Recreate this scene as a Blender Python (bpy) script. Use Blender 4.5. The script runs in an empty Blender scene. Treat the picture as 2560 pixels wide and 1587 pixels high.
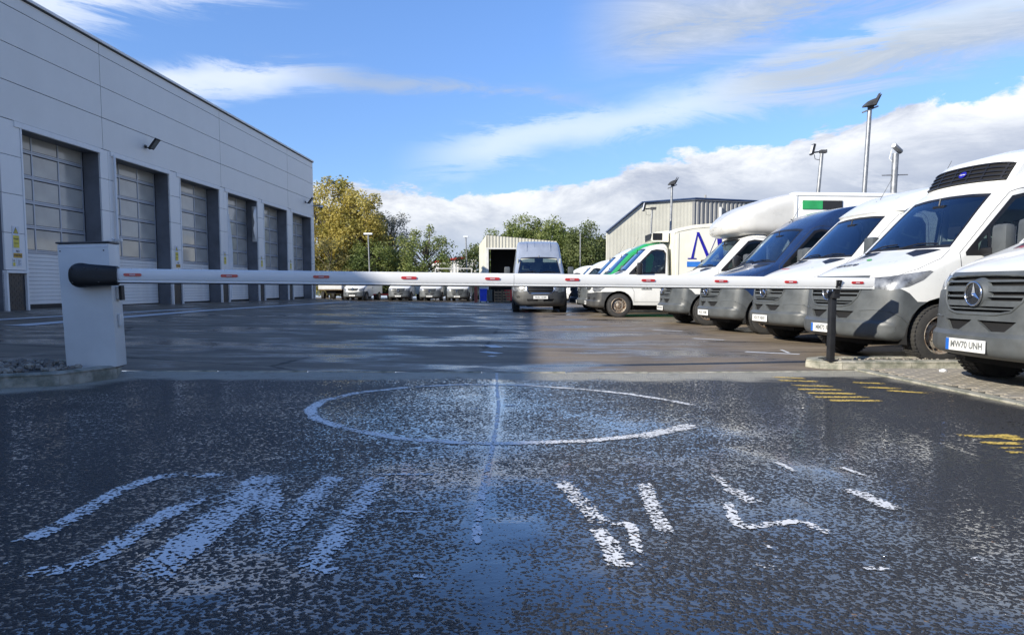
import bpy, bmesh, math, random
from mathutils import Vector, Matrix, noise
from mathutils.bvhtree import BVHTree
from math import radians as R, sin, cos, pi, atan2, sqrt, exp, log

sc = bpy.context.scene
col = sc.collection

# ------------------------------------------------------------------ camera
cam = bpy.data.cameras.new('camera'); co = bpy.data.objects.new('camera', cam); col.objects.link(co)
co.location = (0, 0, .95); co.rotation_euler = (R(90 - 4.5), 0, 0)
cam.sensor_width = 36; cam.lens = 36 * 1849 / 2560; cam.shift_y = .0269
cam.clip_end = 3000; cam.clip_start = .05
sc.camera = co

# ------------------------------------------------------------------ sun and sky
SUN = Vector((-1.63, -1.22, 1.0)).normalized()
ld = bpy.data.lights.new('sun', 'SUN'); ld.energy = 3.0; ld.angle = R(.5); ld.color = (1, .93, .80)
lo = bpy.data.objects.new('sun', ld); col.objects.link(lo)
lo.rotation_euler = (-SUN).to_track_quat('-Z', 'Y').to_euler(); lo.location = (-20, -20, 30)
sc.view_settings.view_transform = 'Standard'; sc.view_settings.look = 'None'
sc.view_settings.exposure = 1.38; sc.view_settings.gamma = 1; sc.view_settings.use_curve_mapping = False


class NT:
    """tiny node-tree helper"""
    def __init__(s, tree): s.t = tree; s.n = tree.nodes; s.l = tree.links
    def new(s, typ, **kw):
        n = s.n.new(typ)
        for k, v in kw.items(): setattr(n, k, v)
        return n
    def put(s, sock, v):
        if isinstance(v, bpy.types.NodeSocket): s.l.new(v, sock)
        elif v is not None:
            if sock.type == 'RGBA' and not hasattr(v, '__len__'): v = (v, v, v, 1)
            if sock.type == 'RGBA' and len(v) == 3: v = (*v, 1)
            sock.default_value = v
    def m(s, op, a, b=None, c=None, clamp=False):
        n = s.new('ShaderNodeMath', operation=op, use_clamp=clamp)
        s.put(n.inputs[0], a)
        if b is not None: s.put(n.inputs[1], b)
        if c is not None: s.put(n.inputs[2], c)
        return n.outputs[0]
    def ss(s, v, a, b, x=0., y=1.):
        n = s.new('ShaderNodeMapRange', interpolation_type='SMOOTHSTEP')
        s.put(n.inputs[0], v)
        if a > b: a, b, x, y = b, a, y, x
        s.put(n.inputs[1], a); s.put(n.inputs[2], b); s.put(n.inputs[3], x); s.put(n.inputs[4], y)
        return n.outputs[0]
    def mix(s, f, a, b, mode='MIX'):
        n = s.new('ShaderNodeMix', data_type='RGBA', blend_type=mode)
        s.put(n.inputs[0], f); s.put(n.inputs[6], a); s.put(n.inputs[7], b)
        return n.outputs[2]
    def noise(s, vec, scale, detail=4., rough=.55, dist=0., out=0):
        n = s.new('ShaderNodeTexNoise'); s.put(n.inputs['Vector'], vec)
        s.put(n.inputs['Scale'], scale); s.put(n.inputs['Detail'], detail); s.put(n.inputs['Roughness'], rough); s.put(n.inputs['Distortion'], dist)
        return n.outputs[out]
    def comb(s, x, y, z=0.):
        n = s.new('ShaderNodeCombineXYZ'); s.put(n.inputs[0], x); s.put(n.inputs[1], y); s.put(n.inputs[2], z); return n.outputs[0]
    def vmul(s, v, k):
        n = s.new('ShaderNodeVectorMath', operation='MULTIPLY'); s.put(n.inputs[0], v); s.put(n.inputs[1], k); return n.outputs[0]


def make_world():
    w = bpy.data.worlds.new('World'); sc.world = w; w.use_nodes = True
    T = NT(w.node_tree); T.n.clear()
    sky = T.new('ShaderNodeTexSky', sky_type='NISHITA', sun_disc=False, sun_elevation=R(26), sun_rotation=atan2(SUN.x, SUN.y),
                altitude=0, air_density=1.0, dust_density=.25, ozone_density=3.0)
    tc = T.new('ShaderNodeTexCoord'); sep = T.new('ShaderNodeSeparateXYZ'); T.l.new(tc.outputs['Generated'], sep.inputs[0])
    x, y, z = sep.outputs
    az = T.m('MULTIPLY', T.m('ARCTAN2', x, y), 57.2958); el = T.m('MULTIPLY', T.m('ARCSINE', z), 57.2958)
    hs = T.new('ShaderNodeHueSaturation'); T.put(hs.inputs['Saturation'], .98); T.put(hs.inputs['Value'], 1.0); T.put(hs.inputs['Hue'], .508)
    T.l.new(sky.outputs[0], hs.inputs['Color'])
    base = T.mix(1.0, hs.outputs[0], T.mix(T.ss(el, 2, 24), (.29, .355, .46), (.38, .49, .60)), 'MULTIPLY')
    # --- high thin cloud on a flat layer overhead
    zz = T.m('MAXIMUM', z, .03)
    flat = T.comb(T.m('DIVIDE', x, zz), T.m('DIVIDE', y, zz))
    n1 = T.noise(T.vmul(flat, (1.0, .55, 1)), .42, 7, .62, .9)
    n2 = T.noise(T.vmul(flat, (.35, .35, 1)), .35, 3, .5)
    ci = T.m('MULTIPLY', T.ss(n1, .50, .78), T.ss(n2, .42, .62))
    # --- long streaks rising to the right
    ae = T.comb(az, el)
    warp = T.noise(T.vmul(ae, (.05, .14, 1)), 1.0, 5, .6)
    rag = T.noise(T.vmul(ae, (.07, .42, 1)), 1.0, 8, .72, .9)
    def band(a0, e0, slope, width, lo=.42, hi=.66, azlo=None, azhi=None):
        c = T.m('ADD', T.m('MULTIPLY', T.m('SUBTRACT', az, a0), slope), e0)
        c = T.m('ADD', c, T.m('MULTIPLY', T.m('SUBTRACT', warp, .5), 5.0))
        d = T.m('ABSOLUTE', T.m('SUBTRACT', el, c))
        g_ = T.ss(d, width, 0.)
        r = T.m('MULTIPLY', g_, T.ss(T.m('ADD', rag, T.m('MULTIPLY', g_, .16)), lo, hi))
        if azlo is not None: r = T.m('MULTIPLY', r, T.ss(az, azlo, azlo + 9))
        if azhi is not None: r = T.m('MULTIPLY', r, T.ss(az, azhi, azhi - 9))
        return r
    b1 = band(-2, 10.4, .19, 2.4, .45, .62, -10, 70)
    b2 = band(28, 15.2, .08, 2.6, .40, .62, 12, 100)
    b3 = band(22, 19.2, .06, 4.4, .40, .64, 3, 95)
    b4 = band(-24, 19.5, .30, 3.4, .48, .70, -52, -10)
    b5 = band(-22, 14.0, .16, 1.9, .46, .66, -42, -10)
    b6 = band(-4, 14.6, -.08, 1.4, .46, .72, -20, 9)
    white = (2.5, 2.7, 2.95); grey = (1.35, 1.52, 1.75)
    c = T.mix(T.m('MULTIPLY', ci, .8), base, white)
    c = T.mix(T.m('MULTIPLY', T.m('MAXIMUM', b4, b5), .72), c, (2.6, 2.75, 3.0))
    c = T.mix(T.m('MULTIPLY', b1, .85), c, (2.0, 2.35, 2.8))
    c = T.mix(T.m('MULTIPLY', T.m('MAXIMUM', b2, b3), .85), c, T.mix(T.ss(rag, .4, .8), grey, (2.1, 2.2, 2.4)))
    c = T.mix(T.m('MULTIPLY', b6, .6), c, grey)
    # --- cumulus bank round the horizon, higher on the right
    puff = T.noise(T.vmul(ae, (.13, .30, 1)), 1.0, 9, .62, .25)
    big = T.noise(T.vmul(ae, (.035, .05, 1)), 1.0, 2, .5)
    top = T.m('ADD', T.m('ADD', 7.6, T.ss(az, -6, 34, 0, 4.6)), T.m('MULTIPLY', T.m('SUBTRACT', big, .5), 6.))
    hgt = T.m('SUBTRACT', T.m('ADD', top, T.m('MULTIPLY', T.m('SUBTRACT', puff, .5), 6.0)), el)   # degrees below the cloud top
    mask = T.ss(hgt, -.05, .45)
    shade = T.noise(T.vmul(ae, (.09, .21, 1)), 1.0, 8, .66, .4)
    lit = T.m('MULTIPLY', T.ss(hgt, 5.2, .4), T.ss(shade, .30, .62))
    lit = T.m('MAXIMUM', lit, T.m('MULTIPLY', T.ss(shade, .52, .74), T.ss(hgt, 9.0, 3.0)))
    low = T.mix(T.ss(el, 0, 6), (1.45, 1.7, 2.15), (1.3, 1.42, 1.72))
    cl = T.mix(lit, low, (2.85, 2.88, 2.92))
    c = T.mix(T.m('MULTIPLY', mask, .94), c, cl)
    bg = T.new('ShaderNodeBackground'); T.l.new(c, bg.inputs[0]); bg.inputs[1].default_value = .15
    out = T.new('ShaderNodeOutputWorld'); T.l.new(bg.outputs[0], out.inputs[0])


make_world()


# ------------------------------------------------------------------ ground height: the yard falls gently away from the workshop
def g(X, Y):
    s = (1.5 - X) if (1.5 - X) > 8 else log(1 + exp((1.5 - X) * 1.5)) / 1.5
    k = 1 - .5 * min(1, max(0, (Y - 25) / 30))
    d = min(1, max(0, (Y - 38) / 24)); side = min(1, max(0, (X + 13.2) / 3)); side = max(side, min(1, max(0, (Y - 51.6) / 3)))
    return .016 * min(s, 26) * k - .36 * d * d * (3 - 2 * d) * side      # and dips away towards its far end


def edge_y(X): return 7.955 + .0953 * X        # the concrete edging between road and yard


# ------------------------------------------------------------------ materials
def lin(c): return tuple(((v / 255 + .055) / 1.055) ** 2.4 if v > 10 else v / 255 / 12.92 for v in c)


def mat(name, base, rough=.5, metal=0., coat=0., var=.10, vs=3., bump=0., bs=60., alt=None, spec=.5, rvar=.1, dirt=0.):
    """principled material with colour drift, roughness drift and fine relief"""
    m = bpy.data.materials.new(name); m.use_nodes = True; T = NT(m.node_tree)
    b = T.n['Principled BSDF']
    tc = T.new('ShaderNodeTexCoord').outputs['Object']
    n = T.noise(tc, vs, 6, .6)
    a2 = alt or tuple(v * (1 - 2.2 * var) for v in base)
    c = T.mix(T.ss(n, .3, .7), a2, tuple(min(1, v * (1 + .4 * var)) for v in base))
    if dirt:
        sp = T.new('ShaderNodeSeparateXYZ'); T.l.new(tc, sp.inputs[0])
        dn = T.noise(T.vmul(tc, (3, 3, 1.2)), 2.5, 7, .65)
        c = T.mix(T.m('MULTIPLY', T.ss(T.m('ADD', sp.outputs[2], T.m('MULTIPLY', dn, 1.1)), 1.5, .55), dirt), c, (.16, .145, .12))
    T.l.new(c, b.inputs['Base Color'])
    T.l.new(T.ss(n, .2, .8, rough - rvar * .5, rough + rvar), b.inputs['Roughness'])
    b.inputs['Metallic'].default_value = metal; b.inputs['Coat Weight'].default_value = coat; b.inputs['Coat Roughness'].default_value = .05
    b.inputs['Specular IOR Level'].default_value = spec
    if bump:
        bp = T.new('ShaderNodeBump'); bp.inputs['Strength'].default_value = bump; bp.inputs['Distance'].default_value = .01
        T.l.new(T.noise(tc, bs, 5, .6), bp.inputs['Height']); T.l.new(bp.outputs[0], b.inputs['Normal'])
    return m


M = {}
M['white'] = mat('van_white_paint', (.68, .685, .665), .30, coat=.5, var=.03, dirt=.18)
M['cream'] = mat('box_cream_panel', (.72, .70, .60), .42, coat=.2, var=.03, dirt=.12)
M['offwhite'] = mat('box_white_panel', (.74, .75, .74), .4, coat=.2, var=.03)
M['pearl'] = mat('fairing_pearl_grey', (.55, .545, .52), .28, coat=.5, var=.05)
M['navy'] = mat('van_navy_paint', (.012, .03, .095), .25, coat=.8, var=.1, dirt=.05)
M['green'] = mat('van_green_paint', (.02, .30, .085), .3, coat=.6, var=.06, dirt=.1)
M['silver'] = mat('van_silver_paint', (.36, .40, .47), .32, metal=.35, coat=.6, var=.04, dirt=.15)
M['greycar'] = mat('coach_grey_green', (.05, .07, .065), .35, coat=.3)
M['bumper'] = mat('grey_bumper_plastic', (.075, .084, .090), .42, var=.12, vs=5, bump=.15, bs=220, dirt=.16)
M['bumper_dk'] = mat('dark_bumper_plastic', (.035, .038, .042), .45, var=.12, vs=5, dirt=.3)
M['blackpl'] = mat('black_plastic', (.012, .012, .014), .4, var=.1)
M['void'] = mat('dark_opening', (.004, .004, .005), .8)
M['tyre'] = mat('tyre_rubber', (.022, .022, .023), .75, var=.2, vs=12, bump=.3, bs=90, alt=(.04, .038, .035))
M['steel'] = mat('wheel_steel', (.42, .39, .33), .42, metal=.5, var=.25, vs=14, alt=(.16, .09, .05), rvar=.3)
M['chrome'] = mat('chrome', (.75, .76, .78), .12, metal=1, var=.03)
M['star_dk'] = mat('emblem_dark', (.02, .022, .026), .2, coat=.5)
M['lamp'] = mat('headlamp_reflector', (.20, .21, .225), .28, metal=.15, var=.3, vs=9, coat=1, bump=.3, bs=12)
M['plate'] = mat('plate_white', (.74, .74, .72), .35, var=.04)
M['plate_blue'] = mat('plate_blue', (.02, .14, .55), .35)
M['ink'] = mat('ink_black', (.02, .02, .022), .5)
M['inkgrey'] = mat('ink_grey', (.16, .17, .17), .5)
M['inkred'] = mat('ink_red', (.42, .03, .06), .5)
M['inkblue'] = mat('ink_royal_blue', (.012, .01, .30), .4)
M['skyblue'] = mat('ink_sky_blue', (.03, .17, .55), .4)
M['leafgreen'] = mat('ink_green', (.08, .36, .10), .5)
M['boxgreen'] = mat('box_green', (.03, .34, .11), .4)
M['seat'] = mat('seat_cloth', (.022, .023, .026), .85)
M['bulk'] = mat('bulkhead_panel', (.62, .68, .58), .6, var=.05)
M['dash'] = mat('dashboard', (.018, .019, .022), .6)
M['visor'] = mat('sun_visor', (.50, .52, .45), .7)
M['galv'] = mat('galvanised_steel', (.30, .31, .32), .42, metal=.6, var=.14, vs=8)
M['paintedsteel'] = mat('lamp_housing_grey', (.10, .10, .10), .45, metal=.4, var=.2)
M['cabinet'] = mat('cabinet_grey_paint', (.62, .635, .625), .42, var=.035, vs=3, bump=.05, bs=150, rvar=.12)
M['cabinet_lid'] = mat('cabinet_lid_dark', (.06, .062, .068), .5)
M['casting'] = mat('black_textured_cover', (.008, .0085, .009), .42, var=.1, bump=.35, bs=130)
M['boom'] = mat('boom_white', (.80, .80, .78), .28, coat=.3, var=.02, vs=2)
M['rubber'] = mat('rubber_black', (.012, .012, .013), .6)
M['red'] = mat('reflector_red', (.52, .015, .018), .25, coat=.8, var=.05)
M['post'] = mat('post_black_paint', (.018, .019, .022), .38, var=.15, vs=9, bump=.1)
M['panel'] = mat('composite_panel_silver', (.74, .73, .695), .36, var=.035, vs=.35, rvar=.06)
M['panel2'] = mat('composite_panel_light', (.80, .795, .77), .36, var=.03, vs=.5)
M['trim'] = mat('trim_white_grey', (.78, .78, .77), .4, var=.03)
M['jamb'] = mat('door_reveal_grey', (.17, .18, .20), .5, var=.14, vs=1.2)
M['joint'] = mat('panel_joint_dark', (.03, .032, .036), .7)
M['plinth'] = mat('engineering_brick', (.022, .026, .034), .4, var=.2, vs=7)
M['alu'] = mat('door_rail_aluminium', (.42, .45, .50), .4, metal=.3, var=.05)
M['slat'] = mat('door_slat_white', (.80, .79, .76), .42, var=.05, vs=1.5)
M['yellow'] = mat('sign_yellow', (.75, .62, .08), .5)
M['amber'] = mat('sign_amber', (.62, .36, .04), .5)
M['sign'] = mat('sign_white', (.72, .74, .78), .45)
M['concrete'] = mat('kerb_concrete', (.36, .34, .28), .85, var=.18, vs=7, bump=.8, bs=70, alt=(.14, .145, .11))
M['stone'] = mat('loose_stone', (.30, .27, .22), .8, var=.3, vs=6, bump=.4, alt=(.10, .09, .08))
M['paver'] = mat('block_paver', (.30, .27, .22), .85, var=.2, vs=9, bump=.6, bs=80, alt=(.19, .175, .15))
M['sand'] = mat('joint_sand', (.07, .065, .055), .95, bump=.5)
M['clad_cream'] = mat('cladding_cream', (.50, .49, .42), .55, var=.05, vs=1.)
M['clad_grey'] = mat('cladding_grey', (.30, .30, .29), .5, var=.06, vs=1.)
M['clad_white'] = mat('cladding_white', (.60, .60, .58), .5, var=.05)
M['bluetrim'] = mat('roof_trim_blue', (.03, .055, .12), .4)
M['redtrim'] = mat('roof_trim_red', (.50, .03, .03), .5)
M['rooffelt'] = mat('roof_sheet', (.16, .17, .18), .6)
M['binblue'] = mat('bin_blue', (.01, .06, .62), .4)
M['brickred'] = mat('pallet_brick_red', (.30, .09, .06), .8, bump=.5)
M['wood'] = mat('pallet_wood', (.25, .18, .11), .8, var=.2)
M['bark'] = mat('bark', (.10, .085, .065), .9, bump=1, bs=12, var=.2)
M['orange'] = mat('van_orange_film', (.62, .16, .06), .35)


def glass_mat(name, tint, gloss):
    m = bpy.data.materials.new(name); m.use_nodes = True; T = NT(m.node_tree); T.n.clear()
    tr = T.new('ShaderNodeBsdfTransparent'); tr.inputs[0].default_value = (*tint, 1)
    gl = T.new('ShaderNodeBsdfGlossy'); gl.inputs['Roughness'].default_value = .03; gl.inputs[0].default_value = (.62, .80, 1, 1)
    lw = T.new('ShaderNodeLayerWeight'); lw.inputs[0].default_value = .5
    fr = T.m('MULTIPLY', T.m('POWER', lw.outputs['Facing'], 3.5), .85)
    mx = T.new('ShaderNodeMixShader'); T.l.new(T.m('ADD', fr, gloss, clamp=True), mx.inputs[0])
    T.l.new(tr.outputs[0], mx.inputs[1]); T.l.new(gl.outputs[0], mx.inputs[2])
    o = T.new('ShaderNodeOutputMaterial'); T.l.new(mx.outputs[0], o.inputs[0]); return m


M['glass'] = glass_mat('windscreen_glass', (.52, .60, .62), .13)
M['sideglass'] = glass_mat('side_window_glass', (.22, .27, .30), .05)


def pane_mat():
    m = mat('frosted_door_pane', (.56, .54, .48), .16, var=.06, vs=.35, coat=.6, rvar=.25, alt=(.36, .35, .32))
    return m


M['pane'] = pane_mat()


# ------------------------------------------------------------------ object helpers
def tag(o, label=None, cat=None, group=None, kind=None):
    if label: o['label'] = label
    if cat: o['category'] = cat
    if group: o['group'] = group
    if kind: o['kind'] = kind
    return o


def empty(name, loc=(0, 0, 0), rz=0., rx=0., ry=0.):
    o = bpy.data.objects.new(name, None); col.objects.link(o)
    o.location = loc; o.rotation_euler = (rx, ry, rz); o.empty_display_size = .2; return o


class MB:
    def __init__(s): s.v = []; s.f = []
    def add(s, vs, fs):
        k = len(s.v); s.v += [tuple(v) for v in vs]; s.f += [tuple(i + k for i in f) for f in fs]; return s
    def box(s, x0, x1, y0, y1, z0, z1, tx=0., ty=0.):
        """box; tx, ty shrink the top"""
        vs = [(x0, y0, z0), (x1, y0, z0), (x1, y1, z0), (x0, y1, z0), (x0 + tx, y0 + ty, z1), (x1 - tx, y0 + ty, z1), (x1 - tx, y1 - ty, z1), (x0 + tx, y1 - ty, z1)]
        return s.add(vs, [(3, 2, 1, 0), (4, 5, 6, 7), (0, 1, 5, 4), (1, 2, 6, 5), (2, 3, 7, 6), (3, 0, 4, 7)])
    def cbox(s, x0, x1, y0, y1, z0, z1, c=.01):
        """box with chamfered edges"""
        bm = bmesh.new(); bmesh.ops.create_cube(bm, size=1)
        for v in bm.verts: v.co = Vector(((x0 + x1) / 2 + v.co.x * (x1 - x0), (y0 + y1) / 2 + v.co.y * (y1 - y0), (z0 + z1) / 2 + v.co.z * (z1 - z0)))
        bmesh.ops.bevel(bm, geom=bm.edges[:], offset=c, segments=2, profile=.6, affect='EDGES')
        bm.verts.index_update(); s.add([v.co for v in bm.verts], [[v.index for v in f.verts] for f in bm.faces]); bm.free(); return s
    def prism(s, poly, a0, a1, axis='y'):
        """extrude a 2D polygon along an axis; poly in the two other coordinates (in xyz order)"""
        n = len(poly)
        def P(p, a): return (a, *p) if axis == 'x' else (p[0], a, p[1]) if axis == 'y' else (*p, a)
        vs = [P(p, a0) for p in poly] + [P(p, a1) for p in poly]
        fs = [tuple(range(n)), tuple(range(2 * n - 1, n - 1, -1))] + [(i, i + n, (i + 1) % n + n, (i + 1) % n) for i in range(n)]
        return s.add(vs, fs)
    def tube(s, pts, r, seg=8, r2=None, cap=True):
        pts = [Vector(p) for p in pts]; n = len(pts); ring = []
        up = Vector((0, 0, 1)); prev = None; base = len(s.v)
        for i, p in enumerate(pts):
            d = (pts[min(i + 1, n - 1)] - pts[max(i - 1, 0)]).normalized()
            a = d.cross(up) if abs(d.z) < .95 else d.cross(Vector((0, 1, 0)))
            if prev is not None:
                a = prev - d * prev.dot(d)
            a.normalize(); prev = a; b = d.cross(a)
            rr = r if r2 is None else r + (r2 - r) * i / max(1, n - 1)
            if isinstance(r, (list, tuple)): rr = r[i]
            for k in range(seg):
                t = 2 * pi * k / seg; s.v.append(tuple(p + a * cos(t) * rr + b * sin(t) * rr))
        for i in range(n - 1):
            for k in range(seg):
                s.f.append((base + i * seg + k, base + i * seg + (k + 1) % seg, base + (i + 1) * seg + (k + 1) % seg, base + (i + 1) * seg + k))
        if cap:
            s.f.append(tuple(base + k for k in range(seg))[::-1]); s.f.append(tuple(base + (n - 1) * seg + k for k in range(seg)))
        return s
    def lathe(s, prof, c=(0, 0, 0), axis='y', seg=32, close=True):
        """prof: (radius, along axis)"""
        base = len(s.v); n = len(prof)
        for k in range(seg):
            t = 2 * pi * k / seg
            for r, a in prof:
                p = (r * cos(t), a, r * sin(t)) if axis == 'y' else (a, r * cos(t), r * sin(t)) if axis == 'x' else (r * cos(t), r * sin(t), a)
                s.v.append((p[0] + c[0], p[1] + c[1], p[2] + c[2]))
        for k in range(seg):
            k2 = (k + 1) % seg
            for i in range(n - 1):
                s.f.append((base + k * n + i, base + k * n + i + 1, base + k2 * n + i + 1, base + k2 * n + i))
        return s
    def xf(s, fn): s.v = [tuple(fn(Vector(v))) for v in s.v]; return s
    def mesh(s, name, smooth=0.):
        me = bpy.data.meshes.new(name); me.from_pydata(s.v, [], s.f)
        bm = bmesh.new(); bm.from_mesh(me)
        bmesh.ops.recalc_face_normals(bm, faces=bm.faces[:])
        if smooth:
            for f in bm.faces: f.smooth = True
            for e in bm.edges:
                if len(e.link_faces) == 2 and e.calc_face_angle(0) > R(smooth): e.smooth = False
        bm.to_mesh(me); bm.free(); return me
    def build(s, name, m, parent=None, smooth=0., **t):
        o = bpy.data.objects.new(name, s.mesh(name, smooth)); col.objects.link(o)
        o.data.materials.append(M[m] if isinstance(m, str) else m); o.parent = parent
        if t: tag(o, **t)
        return o


def share(name, me, m, parent=None, loc=(0, 0, 0), rz=0., scale=None):
    """a piece that shares mesh data; its material sits on the object"""
    if not me.materials: me.materials.append(None)
    o = bpy.data.objects.new(name, me); col.objects.link(o); o.parent = parent; o.location = loc; o.rotation_euler = (0, 0, rz)
    if scale: o.scale = scale
    o.material_slots[0].link = 'OBJECT'; o.material_slots[0].material = M[m] if isinstance(m, str) else m
    return o


def text_mesh(txt, size=1., bold=.0, align='CENTER', shear=0.):
    cu = bpy.data.curves.new('lettering', 'FONT'); cu.body = txt; cu.size = size; cu.align_x = align; cu.align_y = 'CENTER'
    cu.offset = bold; cu.shear = shear; cu.resolution_u = 3
    o = bpy.data.objects.new('tmp', cu); col.objects.link(o)
    dg = bpy.context.evaluated_depsgraph_get(); me = bpy.data.meshes.new_from_object(o.evaluated_get(dg))
    bpy.data.objects.remove(o); vs = [v.co.copy() for v in me.vertices]; fs = [tuple(p.vertices) for p in me.polygons]
    bpy.data.meshes.remove(me); return vs, fs


def lettering(txt, size, place, m, parent, bold=0., align='CENTER', shear=0., th=.003):
    """flat print with a thin film thickness; place maps (u, v, w) to parent space"""
    vs, fs = text_mesh(txt, size, bold, align, shear)
    mb = MB(); mb.add([place(v.x, v.y, th) for v in vs], fs)
    return mb.build('lettering', m, parent)


def copy_tree(o, parent=None):
    c = o.copy(); col.objects.link(c); c.parent = parent
    for ch in o.children: copy_tree(ch, c)
    return c


# ------------------------------------------------------------------ ground sheets
def cam_ground(u, v, dz=0.):
    """where the sight line through a point of the photograph meets the ground"""
    f = 1849.; p = R(4.5); cy = 717 + f * math.tan(p)
    F = Vector((0, cos(p), -sin(p))); U = Vector((0, sin(p), cos(p)))
    d = Vector((1, 0, 0)) * ((u - 1280) / f) - U * ((v - cy) / f) + F
    z = 0.
    for _ in range(50):
        t = (z + dz - .95) / d.z; z = .5 * z + .5 * g(d.x * t, d.y * t)
    return Vector((d.x * t, d.y * t, g(d.x * t, d.y * t)))


D = 1.0496


def seglist(pts): return [(Vector(a[:2]), Vector(b[:2])) for a, b in zip(pts[:-1], pts[1:])]


def dseg(p, segs):
    best = 1e9
    for a, b in segs:
        ab = b - a; t = max(0, min(1, (p - a).dot(ab) / max(1e-9, ab.dot(ab)))); best = min(best, (p - a - ab * t).length)
    return best


def sheet(name, xs, ys, fy, m, attrs=None, dz=0.):
    """grid over xs; ys are fractions or values mapped by fy(x, y)"""
    vs = []; at = {k: [] for k in (attrs or {})}
    for X in xs:
        for t in ys:
            Y = fy(X, t); vs.append((X, Y, g(X, Y) + dz))
            for k, fn in (attrs or {}).items(): at[k].append(fn(X, Y))
    n = len(ys); fs = [(i * n + j, (i + 1) * n + j, (i + 1) * n + j + 1, i * n + j + 1) for i in range(len(xs) - 1) for j in range(n - 1)]
    me = bpy.data.meshes.new(name); me.from_pydata(vs, [], fs)
    for k, v in at.items():
        a = me.attributes.new(k, 'FLOAT', 'POINT'); a.data.foreach_set('value', v)
    for p in me.polygons: p.use_smooth = True
    o = bpy.data.objects.new(name, me); col.objects.link(o); me.materials.append(m); return o


def frange(a, b, st):
    n = max(1, int(round((b - a) / st))); return [a + (b - a) * i / n for i in range(n + 1)]


def road_material():
    """coarse chippings standing out of a film of rain water"""
    m = bpy.data.materials.new('wet_coarse_asphalt'); m.use_nodes = True; T = NT(m.node_tree); b = T.n['Principled BSDF']
    tc = T.new('ShaderNodeTexCoord').outputs['Object']
    wet = T.new('ShaderNodeAttribute', attribute_name='wet').outputs['Fac']
    dust = T.new('ShaderNodeAttribute', attribute_name='dust').outputs['Fac']
    w = T.noise(tc, 34, 3, .5, 0, 1); wv = T.new('ShaderNodeVectorMath', operation='MULTIPLY_ADD')
    T.l.new(w, wv.inputs[0]); wv.inputs[1].default_value = (.022, .022, 0); T.l.new(tc, wv.inputs[2])
    vo = T.new('ShaderNodeTexVoronoi', feature='F1'); T.l.new(wv.outputs[0], vo.inputs['Vector']); vo.inputs['Scale'].default_value = 60
    vo2 = T.new('ShaderNodeTexVoronoi', feature='F1'); T.l.new(wv.outputs[0], vo2.inputs['Vector']); vo2.inputs['Scale'].default_value = 125
    stone = T.m('SUBTRACT', .62, T.m('ADD', T.m('MULTIPLY', vo.outputs['Distance'], .68), T.m('MULTIPLY', vo2.outputs['Distance'], .34)))
    fine = T.noise(tc, 190, 3, .6)
    mid = T.noise(tc, 22, 5, .62)
    lump = T.noise(tc, 1.1, 4, .55)
    h = T.m('ADD', T.m('ADD', T.m('MULTIPLY', stone, 1.05), T.m('MULTIPLY', mid, .62)), T.m('MULTIPLY', fine, .16))
    # water level
    lvl = T.m('ADD', T.m('ADD', .385, T.m('MULTIPLY', T.m('SUBTRACT', lump, .5), .46)), T.m('MULTIPLY', wet, .30))
    dry = T.ss(T.m('SUBTRACT', h, lvl), -.015, .05)         # 1 where a chipping stands proud
    dry = T.m('MAXIMUM', dry, T.m('MULTIPLY', dust, .9))
    hh = T.m('MAXIMUM', h, lvl)
    cs = T.mix(T.noise(tc, 75, 2, .5), (.012, .012, .014), (.055, .053, .050))
    rare = T.noise(tc, 26, 1, .5)
    cs = T.mix(T.ss(rare, .74, .77), cs, (.20, .13, .08))
    cs = T.mix(T.m('MULTIPLY', dust, T.ss(T.noise(tc, 6, 6, .7), .15, .5)), cs, (.34, .32, .26))
    T.l.new(T.mix(dry, (.010, .0115, .015), cs), b.inputs['Base Color'])
    T.l.new(T.m('ADD', T.m('MULTIPLY', dry, .42), .07), b.inputs['Roughness'])
    T.l.new(T.m('SUBTRACT', .5, T.m('MULTIPLY', dry, .25)), b.inputs['Specular IOR Level'])
    T.l.new(T.m('SUBTRACT', 1., dry, clamp=True), b.inputs['Coat Weight']); b.inputs['Coat IOR'].default_value = 1.42; b.inputs['Coat Roughness'].default_value = .05
    bp = T.new('ShaderNodeBump'); bp.inputs['Strength'].default_value = 1.0; bp.inputs['Distance'].default_value = .018
    T.l.new(hh, bp.inputs['Height']); 
    bp2 = T.new('ShaderNodeBump'); bp2.inputs['Strength'].default_value = .12; bp2.inputs['Distance'].default_value = .004
    T.l.new(T.noise(tc, 55, 3, .6), bp2.inputs['Height']); T.l.new(bp.outputs[0], bp2.inputs['Normal']); T.l.new(bp2.outputs[0], b.inputs['Normal']); T.l.new(bp2.outputs[0], b.inputs['Coat Normal'])
    return m


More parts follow.
